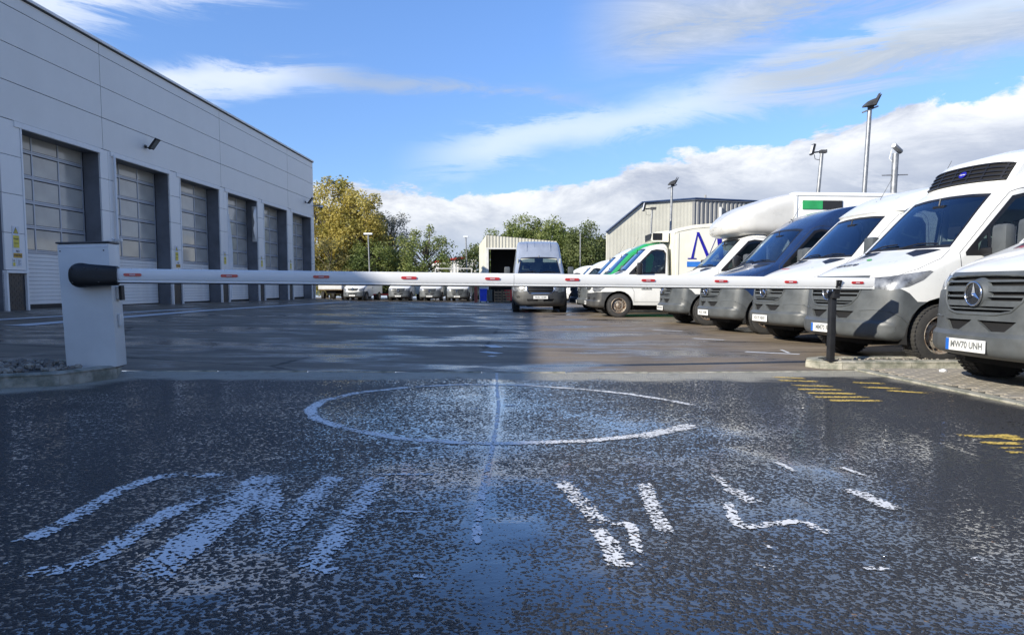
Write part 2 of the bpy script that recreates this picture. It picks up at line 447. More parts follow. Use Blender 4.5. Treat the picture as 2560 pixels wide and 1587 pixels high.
def yard_material():
    m = bpy.data.materials.new('wet_smooth_yard_asphalt'); m.use_nodes = True; T = NT(m.node_tree); b = T.n['Principled BSDF']
    tc = T.new('ShaderNodeTexCoord').outputs['Object']
    big = T.noise(T.vmul(tc, (.32, .55, 1)), 1., 7, .62, .5)
    med = T.noise(T.vmul(tc, (.9, 1.6, 1)), 1., 6, .62, .3)
    fine = T.noise(tc, 45, 4, .7)
    puddle = T.ss(T.m('ADD', T.m('MULTIPLY', big, .65), T.m('MULTIPLY', med, .35)), .465, .58)
    c = T.mix(T.ss(med, .3, .7), (.15, .12, .09), (.26, .205, .145))
    c = T.mix(T.m('MULTIPLY', T.ss(fine, .35, .75), .6), c, (.13, .12, .10))
    # light tyre polished dusty streaks
    dr = T.noise(T.vmul(tc, (.5, 2.3, 1)), 1., 5, .6, .3)
    c = T.mix(T.m('MULTIPLY', T.ss(dr, .55, .75), .45), c, (.40, .34, .26))
    c = T.mix(T.m('MULTIPLY', puddle, .6), c, (.035, .03, .027))
    # cracks
    vo = T.new('ShaderNodeTexVoronoi', feature='DISTANCE_TO_EDGE'); T.l.new(T.vmul(tc, (.11, .16, 1)), vo.inputs['Vector']); vo.inputs['Scale'].default_value = 1.
    cr = T.ss(T.m('ADD', vo.outputs['Distance'], T.m('MULTIPLY', T.m('SUBTRACT', T.noise(tc, 3, 5, .7), .5), .03)), .006, .001)
    c = T.mix(T.m('MULTIPLY', cr, .7), c, (.012, .011, .01))
    T.l.new(c, b.inputs['Base Color']); T.l.new(T.m('ADD', .12, T.m('MULTIPLY', puddle, .4)), b.inputs['Specular IOR Level'])
    T.l.new(T.m('ADD', T.m('MULTIPLY', T.m('SUBTRACT', 1., puddle), .42), T.m('ADD', .14, T.m('MULTIPLY', fine, .14))), b.inputs['Roughness'])
    bp = T.new('ShaderNodeBump'); bp.inputs['Distance'].default_value = .003
    T.l.new(T.m('MULTIPLY', T.m('SUBTRACT', 1.15, puddle), .9), bp.inputs['Strength'])
    T.l.new(T.m('ADD', fine, T.m('MULTIPLY', T.noise(tc, 140, 2, .6), .6)), bp.inputs['Height']); T.l.new(bp.outputs[0], b.inputs['Normal'])
    return m


seam = [cam_ground(u * D, v * D) for u, v in [(1183, 886), (1184, 930), (1188, 965), (1178, 1050), (1160, 1120), (1140, 1230), (1150, 1330), (1170, 1480), (1180, 1511)]]
seam_s = seglist(seam)
pud = [(cam_ground(u * D, v * D), r) for u, v, r in [(1170, 1270, .16), (1210, 1265, .13), (1250, 1260, .10), (1140, 1350, .10), (1160, 1380, .13), (1390, 1375, .12), (1550, 1460, .14),
       (1960, 1125, .16), (1900, 1105, .12), (1790, 1080, .14), (1760, 1030, .2), (2360, 1455, .12), (1490, 1020, .2), (620, 1320, .07), (480, 1410, .08), (1730, 1220, .14), (1900, 1210, .12)]]


def wetness(X, Y):
    p = Vector((X, Y)); d = dseg(p, seam_s)
    w = .95 * exp(-(d / .035) ** 2) + .30 * exp(-(d / .35) ** 2)
    for c, r in pud:
        q = (p - c.xy); q.y *= .8
        w += .48 * exp(-(q.length / r) ** 2)
    w += .04 * exp(-((X - .3) / 1.3) ** 2)            # the film is thickest along the middle
    w -= .25 / (1 + exp((Y - 1.2 - 4.6) * -3.5)) * .6
    w -= .22 * (1 if X < -1.6 else max(0, (-.6 - X)))
    if X > 2.6 and Y > 4: w -= .3
    return min(1.1, w)


pav_edge = [(3.96, 8.42), (4.13, 5.9), (4.35, 3.5), (4.6, 1.0), (5.2, -8)]


def pav_x(Y):
    for (x0, y0), (x1, y1) in zip(pav_edge[:-1], pav_edge[1:]):
        if y1 <= Y <= y0: return x0 + (x1 - x0) * (y0 - Y) / (y0 - y1)
    return pav_edge[0][0] if Y > 5 else pav_edge[-1][0]


def dustiness(X, Y):
    d = edge_y(X) - Y
    n = noise.noise(Vector((X * 1.1, Y * 2, 0))) * .5 + noise.noise(Vector((X * 4, Y * 6, 3))) * .25
    v = max(0, min(1, (.78 + n * .6 - d) / .22))
    if X < -3.0:
        di = dseg(Vector((X, Y)), seglist([(-5.2, 5.9), (-4.25, 6.12), (-3.95, 6.5), (-3.78, 7.1), (-3.7, 7.6)]))
        v = max(v, min(1, (.34 + n * .3 - di) / .15))
    dp = pav_x(Y) - X
    v = max(v, .6 * max(0, min(1, (.22 + n * .3 - dp) / .15)))
    return v


xs = frange(-45, -7, 2) + frange(-6.9, 6.9, .05) + frange(7, 60, 3)
ys = frange(-30, 0, 3) + frange(.6, 9.2, .05)
road = sheet('road', xs, ys, lambda X, Y: Y if Y < 0 else Y / 9.2 * (edge_y(X) - .03), road_material(), {'wet': wetness, 'dust': dustiness})
tag(road, kind='structure')
ys2 = [0, .25, .5] + list(range(1, 60)) + [66, 75]
yard = sheet('yard_ground', frange(-45, -16, 3) + frange(-15.5, 15.5, .5) + frange(18, 60, 4), ys2, lambda X, t: edge_y(X) + .03 + t, yard_material())
tag(yard, kind='structure')
tm = mat('rough_grass_field', (.07, .09, .03), .95, var=.3, vs=.4)
vs = []; mbt = MB()
rr = [(84, 200), (200, 500), (500, 1500)]
mbt.add([(-1500, 84, -.02), (1500, 84, -.02), (1500, 1500, -.02), (-1500, 1500, -.02)], [(0, 1, 2, 3)])
mbt.add([(-1500, -1500, -.02), (1500, -1500, -.02), (1500, -30, -.02), (-1500, -30, -.02)], [(0, 1, 2, 3)])
mbt.add([(-1500, -30, -.02), (-45, -30, -.02), (-45, 84, -.02), (-1500, 84, -.02)], [(0, 1, 2, 3)])
mbt.add([(60, -30, -.02), (1500, -30, -.02), (1500, 84, -.02), (60, 84, -.02)], [(0, 1, 2, 3)])
mbt.build('ground', tm, kind='structure')


# ------------------------------------------------------------------ worn paint on the road
def paint_material(name, base, wear, aniso=(1, 1, 1)):
    m = bpy.data.materials.new(name); m.use_nodes = True; T = NT(m.node_tree); b = T.n['Principled BSDF']
    tc = T.new('ShaderNodeTexCoord').outputs['Object']
    e = T.new('ShaderNodeAttribute', attribute_name='core').outputs['Fac']
    n = T.noise(T.vmul(tc, aniso), 48, 4, .66); n2 = T.noise(tc, 5, 3, .6)
    v = T.m('ADD', T.m('ADD', T.m('MULTIPLY', n, 1.15), T.m('MULTIPLY', n2, .60)), T.m('MULTIPLY', e, .30))
    pv_ = T.new('ShaderNodeTexVoronoi', feature='F1'); T.l.new(tc, pv_.inputs['Vector']); pv_.inputs['Scale'].default_value = 60
    v = T.m('ADD', v, T.m('MULTIPLY', T.m('SUBTRACT', pv_.outputs['Distance'], .42), .42))
    a = T.ss(v, wear, wear + .03)
    T.put(b.inputs['Base Color'], T.mix(T.noise(tc, 60, 3, .6), tuple(k * .72 for k in base), base)); b.inputs['Roughness'].default_value = .5
    bp = T.new('ShaderNodeBump'); bp.inputs['Strength'].default_value = .3; bp.inputs['Distance'].default_value = .003
    T.l.new(n, bp.inputs['Height']); T.l.new(bp.outputs[0], b.inputs['Normal'])
    tr = T.new('ShaderNodeBsdfTransparent'); mx = T.new('ShaderNodeMixShader')
    T.l.new(a, mx.inputs[0]); T.l.new(tr.outputs[0], mx.inputs[1]); T.l.new(b.outputs[0], mx.inputs[2])
    T.l.new(mx.outputs[0], T.n['Material Output'].inputs[0]); return m


PW = paint_material('worn_white_paint', (.82, .82, .80), 1.165)
PR = paint_material('ring_white_paint', (.82, .82, .80), 1.10)
PWH = paint_material('faint_white_paint', (.80, .80, .80), 1.13)
PWS = paint_material('solid_white_paint', (.80, .80, .78), 1.12)
PY = paint_material('worn_yellow_paint', (.72, .50, .09), 1.09, (.30, 1.2, 1))
PLn = paint_material('thin_line_paint', (.66, .67, .68), .8)


def ribbon(strokes, dz=.003, px=True, step=.03):
    """strokes: (points, width in metres); a flat strip with a frayed rim attribute"""
    vs = []; fs = []; core = []
    for pts, wd in strokes:
        P = [cam_ground(u * D, v * D) for u, v in pts] if px else [Vector((a, b, 0)) for a, b in pts]
        Q = []
        for a, b in zip(P[:-1], P[1:]):
            n = max(1, int((b - a).length / step)); Q += [a.lerp(b, i / n) for i in range(n)]
        Q.append(P[-1])
        for _ in range(2): Q = [Q[0]] + [(Q[i - 1] + Q[i] * 2 + Q[i + 1]) / 4 for i in range(1, len(Q) - 1)] + [Q[-1]]
        k = len(vs); n = len(Q)
        for i, p in enumerate(Q):
            d = (Q[min(i + 1, n - 1)] - Q[max(i - 1, 0)]); d.z = 0; d.normalize(); s_ = Vector((-d.y, d.x, 0))
            endf = min(1, min(i, n - 1 - i) / max(1, .05 / step))
            for t, c in ((-.62, 0), (-.42, .8), (0, 1), (.42, .8), (.62, 0)):
                q = p + s_ * t * wd; vs.append((q.x, q.y, g(q.x, q.y) + dz)); core.append(c * endf)
        for i in range(n - 1):
            for j in range(4): fs.append((k + i * 5 + j, k + i * 5 + j + 1, k + (i + 1) * 5 + j + 1, k + (i + 1) * 5 + j))
    me = bpy.data.meshes.new('m'); me.from_pydata(vs, [], fs)
    a = me.attributes.new('core', 'FLOAT', 'POINT'); a.data.foreach_set('value', core); return me


def marking(name, strokes, m, label, cat='road marking', group=None, **kw):
    me = ribbon(strokes, **kw); me.name = name; me.materials.append(m)
    o = bpy.data.objects.new(name, me); col.objects.link(o); return tag(o, label, cat, group)


marking('painted_ring', [([(980, 922), (1100, 916), (1250, 918), (1400, 928), (1500, 939), (1600, 955), (1655, 966)], .07), ([(1655, 1010), (1620, 1022), (1500, 1040), (1400, 1050), (1200, 1057), (1100, 1055), (950, 1045), (820, 1020), (752, 998), (738, 976), (768, 955), (850, 936), (980, 922)], .085)], PR,
        'worn white painted ring on the wet road in front of the barrier')
marking('road_joint', [([(1183, 888), (1184, 930), (1188, 965), (1183, 1010), (1176, 1050), (1168, 1090), (1158, 1130)], .028), ([(1158, 1130), (1148, 1180), (1140, 1230), (1132, 1300)], .035)], PWH,
        'pale crooked joint line running down the road through the painted ring')
marking('painted_dash', [([(1515, 1041), (1580, 1028), (1650, 1014)], .13)], PW, 'thick white patch at the right end of the worn ring')
L = 'worn white painted letter on the asphalt, '
marking('painted_letter', [([(40, 1296), (90, 1275), (150, 1250), (215, 1208), (290, 1165), (360, 1140), (430, 1130), (530, 1134)], .085), ([(40, 1362), (150, 1360), (230, 1330), (300, 1285), (370, 1238), (440, 1205), (500, 1182)], .09)], PW,
        L + 'big open curve nearest the bottom left corner')
marking('painted_letter', [([(335, 1384), (420, 1318), (500, 1252), (585, 1185), (640, 1132)], .155)], PWS,
        L + 'thickest solid slanting stroke left of centre')
marking('painted_letter', [([(640, 1128), (640, 1180), (650, 1240), (655, 1308)], .10), ([(655, 1290), (720, 1215), (765, 1165), (800, 1132)], .12)], PW,
        L + 'V shape right of the thickest slanting stroke')
marking('painted_letter', [([(722, 1362), (770, 1320), (820, 1255), (862, 1190), (900, 1132)], .11), ([(715, 1360), (830, 1360)], .05), ([(870, 1130), (1060, 1130)], .035), ([(890, 1218), (1040, 1220)], .025)], PW,
        L + 'F shape left of the flooded seam')
marking('painted_letter', [([(1330, 1140), (1375, 1185), (1432, 1250)], .085), ([(1415, 1250), (1455, 1300), (1470, 1350)], .075), ([(1440, 1250), (1500, 1245), (1512, 1275), (1520, 1330)], .045), ([(1535, 1150), (1552, 1205), (1590, 1272)], .07), ([(1430, 1338), (1530, 1346)], .055)], PW,
        L + 'W shape right of the flooded seam')
marking('painted_letter', [([(1735, 1160), (1800, 1200)], .08), ([(1730, 1195), (1750, 1240), (1765, 1258), (1830, 1250), (1905, 1240), (1990, 1275)], .05), ([(1700, 1130), (1740, 1165)], .04)], PW,
        L + 'hooked L shape right of the W')
marking('painted_dash', [([(2018, 1163), (2060, 1182), (2140, 1216)], .085)], PWS, 'short solid white slanting dash on the road below the right kerb island')
for i, (s, lab) in enumerate([([(1800, 1298), (1862, 1306)], 'small white paint fleck, upper one of three under the hooked L'), ([(1822, 1326), (1862, 1334)], 'small white paint fleck, middle one of three under the hooked L'),
        ([(1800, 1345), (1870, 1357)], 'small white paint fleck, lowest of three under the hooked L'), ([(2045, 1353), (2130, 1357)], 'thin white paint dash below the solid slanting dash'),
        ([(2305, 1329), (2365, 1335)], 'thin white paint dash nearest the right edge of the road'), ([(2368, 1348), (2394, 1351)], 'tiny white paint fleck at the right edge of the road'),
        ([(960, 1372), (1030, 1372), (1018, 1382)], 'white paint fleck left of the puddled seam'), ([(0, 1338), (18, 1344)], 'white paint fleck at the left edge of the road'),
        ([(1845, 1098), (1905, 1128)], 'faint white dash up the road from the hooked L'), ([(1995, 1110), (2065, 1135)], 'faint white dash above the solid slanting dash'),
        ([(1110, 974), (1150, 973)], 'faint white smear inside the painted ring'), ([(1195, 968), (1240, 965)], 'white smear beside the seam inside the painted ring')]):
    marking('paint_fleck', [(s, .035 if v_ else .035) for v_ in (1,)], PWS, lab, 'road marking')
ye1 = [[(1835, 898), (1925, 902)], [(1850, 906), (1950, 909)], [(1880, 917), (1985, 921)], [(1895, 927), (2010, 929)], [(1915, 936), (2040, 938)], [(1940, 946), (2070, 946)], [(1965, 954), (2110, 955)]]
marking('yellow_marking', [(s, .085) for s in ye1], PY, 'stack of worn yellow painted strokes in front of the barrier post')
for s, lab in (([(2030, 911), (2110, 914)], 'upper'), ([(2050, 922), (2150, 926)], 'middle'), ([(2110, 930), (2215, 937)], 'lowest')): marking('yellow_marking', [(s, .08)], PY, lab + ' of three short yellow strokes beside the block paving')
marking('yellow_marking', [([(2275, 1036), (2340, 1040), (2430, 1038)], .085), ([(2330, 1055), (2445, 1057)], .07), ([(2370, 1067), (2445, 1068)], .055), ([(2400, 1077), (2445, 1078)], .05), ([(2395, 1047), (2440, 1043)], .07)], PY, 'yellow painted letters cut by the right edge of the road')
PD = dict(px=False, step=.4, dz=.010)
marking('yard_line', [([(-9.75, 14.5), (-9.85, 24), (-9.3, 34.5), (-9.0, 44)], .38)], PLn, 'long white line nearer the middle of the yard beside the workshop', 'road marking', **PD)
marking('yard_line', [([(-11.55, 16), (-11.1, 21.5), (-10.8, 25.8)], .30)], PLn, 'short white line between the workshop doors and the long line', 'road marking', **PD)
marking('yard_dash', [([(1775, 838), (1905, 844)], .10), ([(1860, 833), (1880, 841)], .04)], PLn, 'white painted dash in the sunlit yard behind the barrier post')
marking('yard_dash', [([(1650, 806), (1725, 810)], .10)], PLn, 'white painted dash in the yard in front of the navy van')
marking('yard_dash', [([(1555, 786), (1625, 789)], .10)], PLn, 'white painted dash in the yard in front of the box van')
marking('yard_dash', [([(1165, 822), (1185, 828)], .16), ([(1150, 838), (1190, 842)], .14), ([(1165, 848), (1180, 849)], .10)], PLn, 'cluster of small white flecks on the yard beyond the barrier')


# ------------------------------------------------------------------ concrete edging across the entrance
edging = empty('edging_kerb', (0, edge_y(0), 0)); tag(edging, 'thin flush concrete edging between coarse road and smooth yard', 'edging')
x = -3.98; ang = math.atan(.0953); first = None
while x < 3.5:
    ln = .905; xc = x + ln / 2
    if first is None:
        first = MB().cbox(-ln / 2, ln / 2, -.026, .026, -.10, 0, .004).mesh('edging_stone')
    o = share('edging_stone', first, 'concrete', edging, (xc, edge_y(xc) - edge_y(0), g(xc, edge_y(xc)) + .006 + random.uniform(-.001, .002)), ang)
    x += .914


# ------------------------------------------------------------------ kerb islands
def kerb_piece(p, q, h, w, z0, parent, top_z):
    """kerb stone from p to q (outer line), body on the left side of p>q"""
    d = (Vector(q) - Vector(p)); L_ = d.length; d.normalize()
    mb = MB(); gp = .006
    prof = [(0, z0), (-w, z0), (-w, top_z), (-.05, top_z), (-.012, top_z - .012), (-.002, top_z - .045)]
    segs = 6
    for i in range(segs + 1):
        pass
    vs = []; n = len(prof)
    for i in range(segs + 1):
        t = gp / 2 + (L_ - gp) * i / segs
        for a, z in prof:
            j = noise.noise(Vector((p[0] + t * 3, p[1] + a * 9, z * 9))) * .004
            vs.append((p[0] + d.x * t + d.y * (-a * -1) * 1. + 0, 0, 0) if False else (p[0] + d.x * t - d.y * (-a) + j, p[1] + d.y * t + d.x * (-a) + j, z + j))
    fs = [tuple(range(n)), tuple(range(segs * n, segs * n + n))[::-1]]
    for i in range(segs):
        for k in range(n): fs.append((i * n + k, i * n + (k + 1) % n, (i + 1) * n + (k + 1) % n, (i + 1) * n + k))
    mb.add(vs, fs)
    return mb.build('kerb_stone', 'concrete', parent, smooth=35)


isl = empty('kerb_island'); tag(isl, 'raised concrete kerb island with loose stones under the barrier cabinet', 'kerb')
LP = [(-7.2, 5.75), (-6.3, 5.84), (-5.4, 5.97), (-4.55, 6.12), (-3.95, 6.42), (-3.75, 6.98), (-4.02, 7.58)]
for a, b in zip(LP[:-1], LP[1:]): kerb_piece(a, b, .13, .13, .0, isl, .205)
LB = [(-4.02, 7.58), (-4.6, 7.66), (-5.5, 7.6), (-6.4, 7.5), (-7.2, 7.42)]
for a, b in zip(LB[:-1], LB[1:]): kerb_piece(a, b, .13, .10, .0, isl, .200)
fill = MB().add([(x_, y_, .185) for x_, y_ in LP] + [(x_, y_, .185) for x_, y_ in LB[1:]], [tuple(range(len(LP) + len(LB) - 1))])
fill = fill.build('bed', 'sand', isl)
st = MB(); rs = random.Random(4)
ico = bmesh.new(); bmesh.ops.create_icosphere(ico, subdivisions=1, radius=1); iv = [v.co.copy() for v in ico.verts]; inf = [[v.index for v in f.verts] for f in ico.faces]; ico.free()
for _ in range(900):
    X = rs.uniform(-6.9, -3.75); Y = rs.uniform(6.0, 7.5)
    if Y < 5.98 + .14 + max(0, X + 5.4) * .33 or X > -4.0 and Y < 6.9: continue
    if X > -4.02 or -4.35 < X and 6.9 < Y < 7.35: continue
    s_ = rs.uniform(.015, .045); rot = Matrix.Rotation(rs.uniform(0, 6), 3, Vector((rs.random(), rs.random(), rs.random())).normalized())
    st.add([rot @ Vector((v.x * s_ * rs.uniform(.8, 1.1), v.y * s_ * rs.uniform(.7, 1), v.z * s_ * .7)) + Vector((X, Y, .19 + s_ * .4)) for v in iv], inf)
st = st.build('gravel', 'stone', isl); st['kind'] = 'stuff'

isr = empty('kerb_island'); tag(isr, 'rounded pale concrete kerb island around the barrier rest post', 'kerb')
RP = [(3.78, 9.12), (3.58, 8.98), (3.50, 8.78), (3.58, 8.56), (3.80, 8.46), (4.60, 8.46), (5.50, 8.48), (6.35, 8.5), (7.1, 8.6)]
for a, b in zip(RP[:-1], RP[1:]): kerb_piece(a, b, .11, .14, -.02, isr, .10)
RB = [(7.1, 9.2), (6.2, 9.12), (5.3, 9.12), (4.45, 9.12), (3.78, 9.12)]
for a, b in zip(RB[:-1], RB[1:]): kerb_piece(a, b, .11, .12, -.02, isr, .098)
MB().add([(x_, y_, .075) for x_, y_ in RP + RB[:-1]], [tuple(range(len(RP) + len(RB) - 1))]).build('bed', 'sand', isr)
st = MB()
for _ in range(160):
    X = rs.uniform(3.8, 6.9); Y = rs.uniform(8.65, 9.0); s_ = rs.uniform(.008, .022)
    st.add([Vector((v.x * s_, v.y * s_, v.z * s_ * .7)) + Vector((X, Y, .078 + s_ * .3)) for v in iv], inf)
st = st.build('gravel', 'stone', isr); st['kind'] = 'stuff'
tag(MB().add([Vector((v.x * .05, v.y * .03, v.z * .025)) + Vector((4.75, 8.1, .028)) for v in iv], inf).build('loose_stone', 'sign'), 'pale pebble on the block paving beside the kerb island', 'stone')

# ------------------------------------------------------------------ block paving under the nearest van
pv = empty('block_paving', (4.2, 7, 0)); tag(pv, kind='structure')
sandbed = []
for (a, b) in pav_edge: sandbed.append((a, b))
MB().add([(a, b, .0052) for a, b in pav_edge] + [(9.5, -8, .0052), (9.5, 8.42, .0052)], [tuple(range(len(pav_edge) + 2))]).build('joint_sand', 'sand', pv).location = (-4.2, -7, 0)
pm = MB().cbox(-.0975, .0975, -.0475, .0475, -.02, 0, .007).mesh('paver'); pe = MB().cbox(-.2, .2, -.06, .06, -.02, 0, .006).mesh('edging_block')
Y = 8.36
while Y > 5.2:      # pale edging blocks along the road side
    Xe = pav_x(Y) + .0; a2 = atan2(2.5, -.17)
    share('edging_block', pe, 'concrete', pv, (Xe - 4.2, Y - .2 - 7, .0205), pi / 2 + .068); Y -= .41
cand = []
for i in range(80):
    for j in range(32):
        X = 4.0 + j * .2 + (i % 2) * .1; Y = 8.37 - i * .1
        if X < pav_x(Y) + .155: continue
        cand.append((X, Y))
sel = [p for p in cand if p[1] > 5.0 and p[0] / p[1] < .74]
sel.sort(key=lambda p: p[0] + p[1] * .3)
near, rest = sel[:300], sel[300:]
rest += [p for p in cand if p not in sel]
for X, Y in near:
    share('paver', pm, 'paver', pv, (X - 4.2, Y - 7, .0205 + rs.uniform(-.002, .002)), rs.uniform(-.01, .01))
mb = MB()
for X, Y in rest: mb.box(X - 4.2 - .0975, X - 4.2 + .0975, Y - 7 - .0475, Y - 7 + .0475, 0, .0205)
mb.build('paver', 'paver', pv)['kind'] = 'stuff'


# ------------------------------------------------------------------ barrier
cab = empty('barrier_cabinet', (-3.99, 7.10, .185)); cab.rotation_euler = (0, R(-1.7), R(8))
tag(cab, 'pale grey steel barrier cabinet with dark lid standing on the left kerb island', 'barrier cabinet')
MB().cbox(-.225, .225, -.15, .10, .0, 1.165, .012).build('housing', 'cabinet', cab, smooth=40)
MB().cbox(-.233, .233, -.158, .108, 1.1685, 1.185, .004).build('lid', 'cabinet_lid', cab, smooth=40)
MB().cbox(-.22, .22, -.1525, -.1515, 1.131, 1.143, .0003).build('lid_seam', 'sign', cab)
MB().cbox(-.2, .2, -.13, .09, -.015, .0, .003).build('base_plate', 'cabinet_lid', cab)
for z in (.70, .44): MB().cbox(.2255, .250, -.06, .03, z - .06, z + .06, .008).build('hinge' if z < .6 else 'lock', 'cabinet', cab, smooth=40)
MB().cbox(.2505, .275, -.05, .03, .63, .77, .004).build('lock_cover', 'rubber', cab)
for sx in (-.20, .18): MB().lathe([(0, -.156), (.006, -.155), (.007, -.150)], (sx, 0, 1.10), 'y', 10).build('screw', 'ink', cab)
for z in (.86, 1.12): pass
tilt = (.985 - 1.05) / 7.87
BR = empty('barrier_boom', (-4.0, 6.86, 1.055)); d0 = Vector((4.165, 8.6, .985)) - Vector((-4.0, 6.86, 1.055))
yaw = atan2(d0.y, d0.x); pit = -math.asin(d0.z / d0.length); BR.rotation_euler = (0, pit, yaw)
tag(BR, 'long white barrier boom with red reflectors spanning the yard entrance', 'barrier boom')
Lb = d0.length
prof = [(-.068, .050), (-.058, .060), (0, .064), (.055, .060), (.066, .050), (.070, .030), (.070, -.03), (.066, -.044), (.052, -.050)]
# section across the boom: (z, y) with the face towards the road slightly convex and a groove near its foot
sec = [(.066, -.030), (.058, -.043), (.03, -.0475), (-.02, -.0475), (-.036, -.043), (-.042, -.034), (-.047, -.034), (-.050, -.043), (-.060, -.043), (-.0605, .04), (.060, .04), (.066, .03)]
mid = 4.10
for a, b in ((.28, mid), (mid + .004, Lb)):
    mb = MB(); n = len(sec)
    mb.add([(a, y_, z_) for z_, y_ in sec] + [(b, y_, z_) for z_, y_ in sec], [tuple(range(n)), tuple(range(2 * n - 1, n - 1, -1))] + [(i, (i + 1) % n, (i + 1) % n + n, i + n) for i in range(n)])
    mb.build('boom_section', 'boom', BR, smooth=25)
MB().box(.3, Lb - .02, -.036, .02, -.0725, -.061).build('rubber_edge', 'rubber', BR)
MB().box(Lb - .001, Lb + .006, -.047, .04, -.06, .066).build('end_cap', 'offwhite', BR)
for i in range(38): MB().lathe([(0, 0), (.004, 0), (.004, .004), (0, .005)], (.45 + i * .205, -.0, .066), 'z', 6).build('rivet', 'chrome', BR) if i < 38 else None
for i in range(10):
    xc = .47 + i * (Lb - .47 - .22) / 9.
    mb = MB(); pl = [(xc + sx * .062 + .016 * cos(t), .010 + .0135 * sin(t)) for sx, r_ in ((1, (-90, 90)), (-1, (90, 270))) for t in [R(r_[0] + (r_[1] - r_[0]) * k / 6) for k in range(7)]]
    mb.prism(pl, -.0545, -.0478, 'y'); o = mb.build('reflector', 'red', BR, smooth=40)
    MB().box(xc - .026, xc + .026, -.0555, -.0546, .0025, .0175).build('label', mat('label_pink', (.60, .25, .25), .4) if i == 0 else M['pinklabel'], o)
    if i == 0: M['pinklabel'] = bpy.data.materials['label_pink']
    mb = MB()
    for k, (w_, h_) in enumerate([(.004, .010), (.005, .006), (.003, .008), (.005, .006), (.004, .006), (.004, .009)]): mb.box(xc - .021 + k * .0075, xc - .021 + k * .0075 + w_, -.0562, -.0557, .006, .006 + h_)
    mb.build('print', 'sign', o)
# black moulded clamp cover round the boom root
cv = MB(); ns = 26; rings = []
stations = [(-.078, .0, .0, .0), (-.076, .035, .03, .0), (-.068, .062, .05, .0), (-.050, .088, .062, 0), (-.022, .106, .070, 0), (.01, .114, .074, 0), (.04, .114, .074, 0), (.07, .109, .073, 0), (.10, .104, .070, 0), (.20, .097, .067, 0), (.33, .090, .063, 0), (.338, .080, .058, 0), (.338, .062, .045, 0)]
vs = []; fs = []
for xx, rz_, ry_, _ in stations:
    for k in range(ns):
        t = 2 * pi * k / ns; c_, s_ = cos(t), sin(t)
        q = (abs(c_) ** 4 + abs(s_) ** 4) ** -.25 if xx > .08 else (abs(c_) ** 2.6 + abs(s_) ** 2.6) ** (-1 / 2.6)
        vs.append((xx, ry_ * s_ * q - .012, rz_ * c_ * q))
for i in range(len(stations) - 1):
    for k in range(ns): fs.append((i * ns + k, i * ns + (k + 1) % ns, (i + 1) * ns + (k + 1) % ns, (i + 1) * ns + k))
cv.add(vs, fs); cvo = cv.build('clamp_cover', 'casting', BR, smooth=50)
for (xx, zz_) in ((-.04, .062), (.07, .068), (.17, .066), (-.03, -.066), (.19, -.06)):
    MB().lathe([(0, -.090), (.005, -.089), (.006, -.07)], (xx, 0, zz_), 'y', 8).build('screw', 'paintedsteel', cvo)
MB().lathe([(.035, -.0), (.035, .09)], (0, .05, 0), 'y', 16).build('axle', 'galv', BR)

ps = empty('barrier_rest_post', (3.70, 8.555, .098)); tag(ps, 'black square steel post with forked cradle holding the boom tip', 'post')
ps.rotation_euler = (0, 0, R(12))
MB().cbox(-.034, .034, -.034, .034, 0, .72, .006).build('column', 'post', ps, smooth=40)
MB().cbox(-.06, .06, -.06, .06, -.005, .012, .003).build('base_plate', 'post', ps)
mb = MB().cbox(-.045, .045, -.075, .03, .72, .80, .008)
mb.prism([(-.072, .76), (-.03, .74), (-.086, .93), (-.125, .925)], -.030, .030, 'x')
mb.build('cradle', 'post', ps, smooth=40)
for z in (.85, .90): MB().lathe([(0, -.122), (.005, -.120), (.006, -.10)], (0, .0 + (z - .86) * -.02, z), 'y', 8).build('bolt', 'galv', ps)


# ------------------------------------------------------------------ workshop building on the left
wb = empty('workshop_building', (-15.1, 0, 0), -math.atan(.03))
tag(wb, 'long grey panelled vehicle workshop with a row of tall recessed glazed doors', 'building')
DS = [22.15 + 4.885 * k for k in range(-1, 6)]; DW = 3.96; REC = -.62; TOPZ = 5.58
S0, S1 = -22.0, 51.15
vj = [S0, -13., -3.3, 6.5, 16.5, 26.35, 36.15, 45.9, S1]
hz = [5.745, 6.83, 7.90, 8.97, 9.38]
pcache = {}
for a, b in zip(vj[:-1], vj[1:]):
    for z0, z1 in zip(hz[:-1], hz[1:]):
        k_ = (round(b - a, 3), round(z1 - z0, 3))
        if k_ not in pcache: pcache[k_] = MB().cbox(-.06, .0, .014, b - a - .014, .010, z1 - z0 - .010, .006).mesh('wall_panel')
        share('wall_panel', pcache[k_], 'panel', wb, (rs.uniform(-.004, .0), a, z0))
MB().box(-.25, -.055, S0, S1 - .03, 5.6, 9.36).box(-.25, -.10, S0, 21 - 4.885 + .1, 0, 5.6).build('backing_wall', 'joint', wb)
MB().box(-14, -.26, S0, S1 - .1, 9.0, 9.3).box(-14, -13.8, S0, S1, 0, 9).box(-14, -.3, S1 - .12, S1 - .04, 0, 9).box(-14, -.3, S0, S0 + .1, 0, 9).build('rear_shell', 'panel', wb)
mb = MB(); s_ = S0
while s_ < S1:
    e_ = min(S1 + .05, s_ + 4.9)
    mb.cbox(-.30, .075, s_ + .003, e_ - .003, 9.385, 9.475, .01); s_ += 4.9
mb.build('coping', 'trim', wb)
MB().box(.0, .045, S0, S1 + .03, 9.34, 9.385).build('drip_edge', 'joint', wb)
for a, b in zip(vj[:-1], vj[1:]):
    if b < 16: share('wall_panel', MB().cbox(-.06, 0, .014, b - a - .014, .0, 5.50, .006).mesh('wall_panel'), 'panel', wb, (0, a, .22))
MB().box(-.11, .012, S0, S1, 5.60, 5.735).build('lintel_trim', 'trim', wb) if False else None
pierm = {}
lips = []
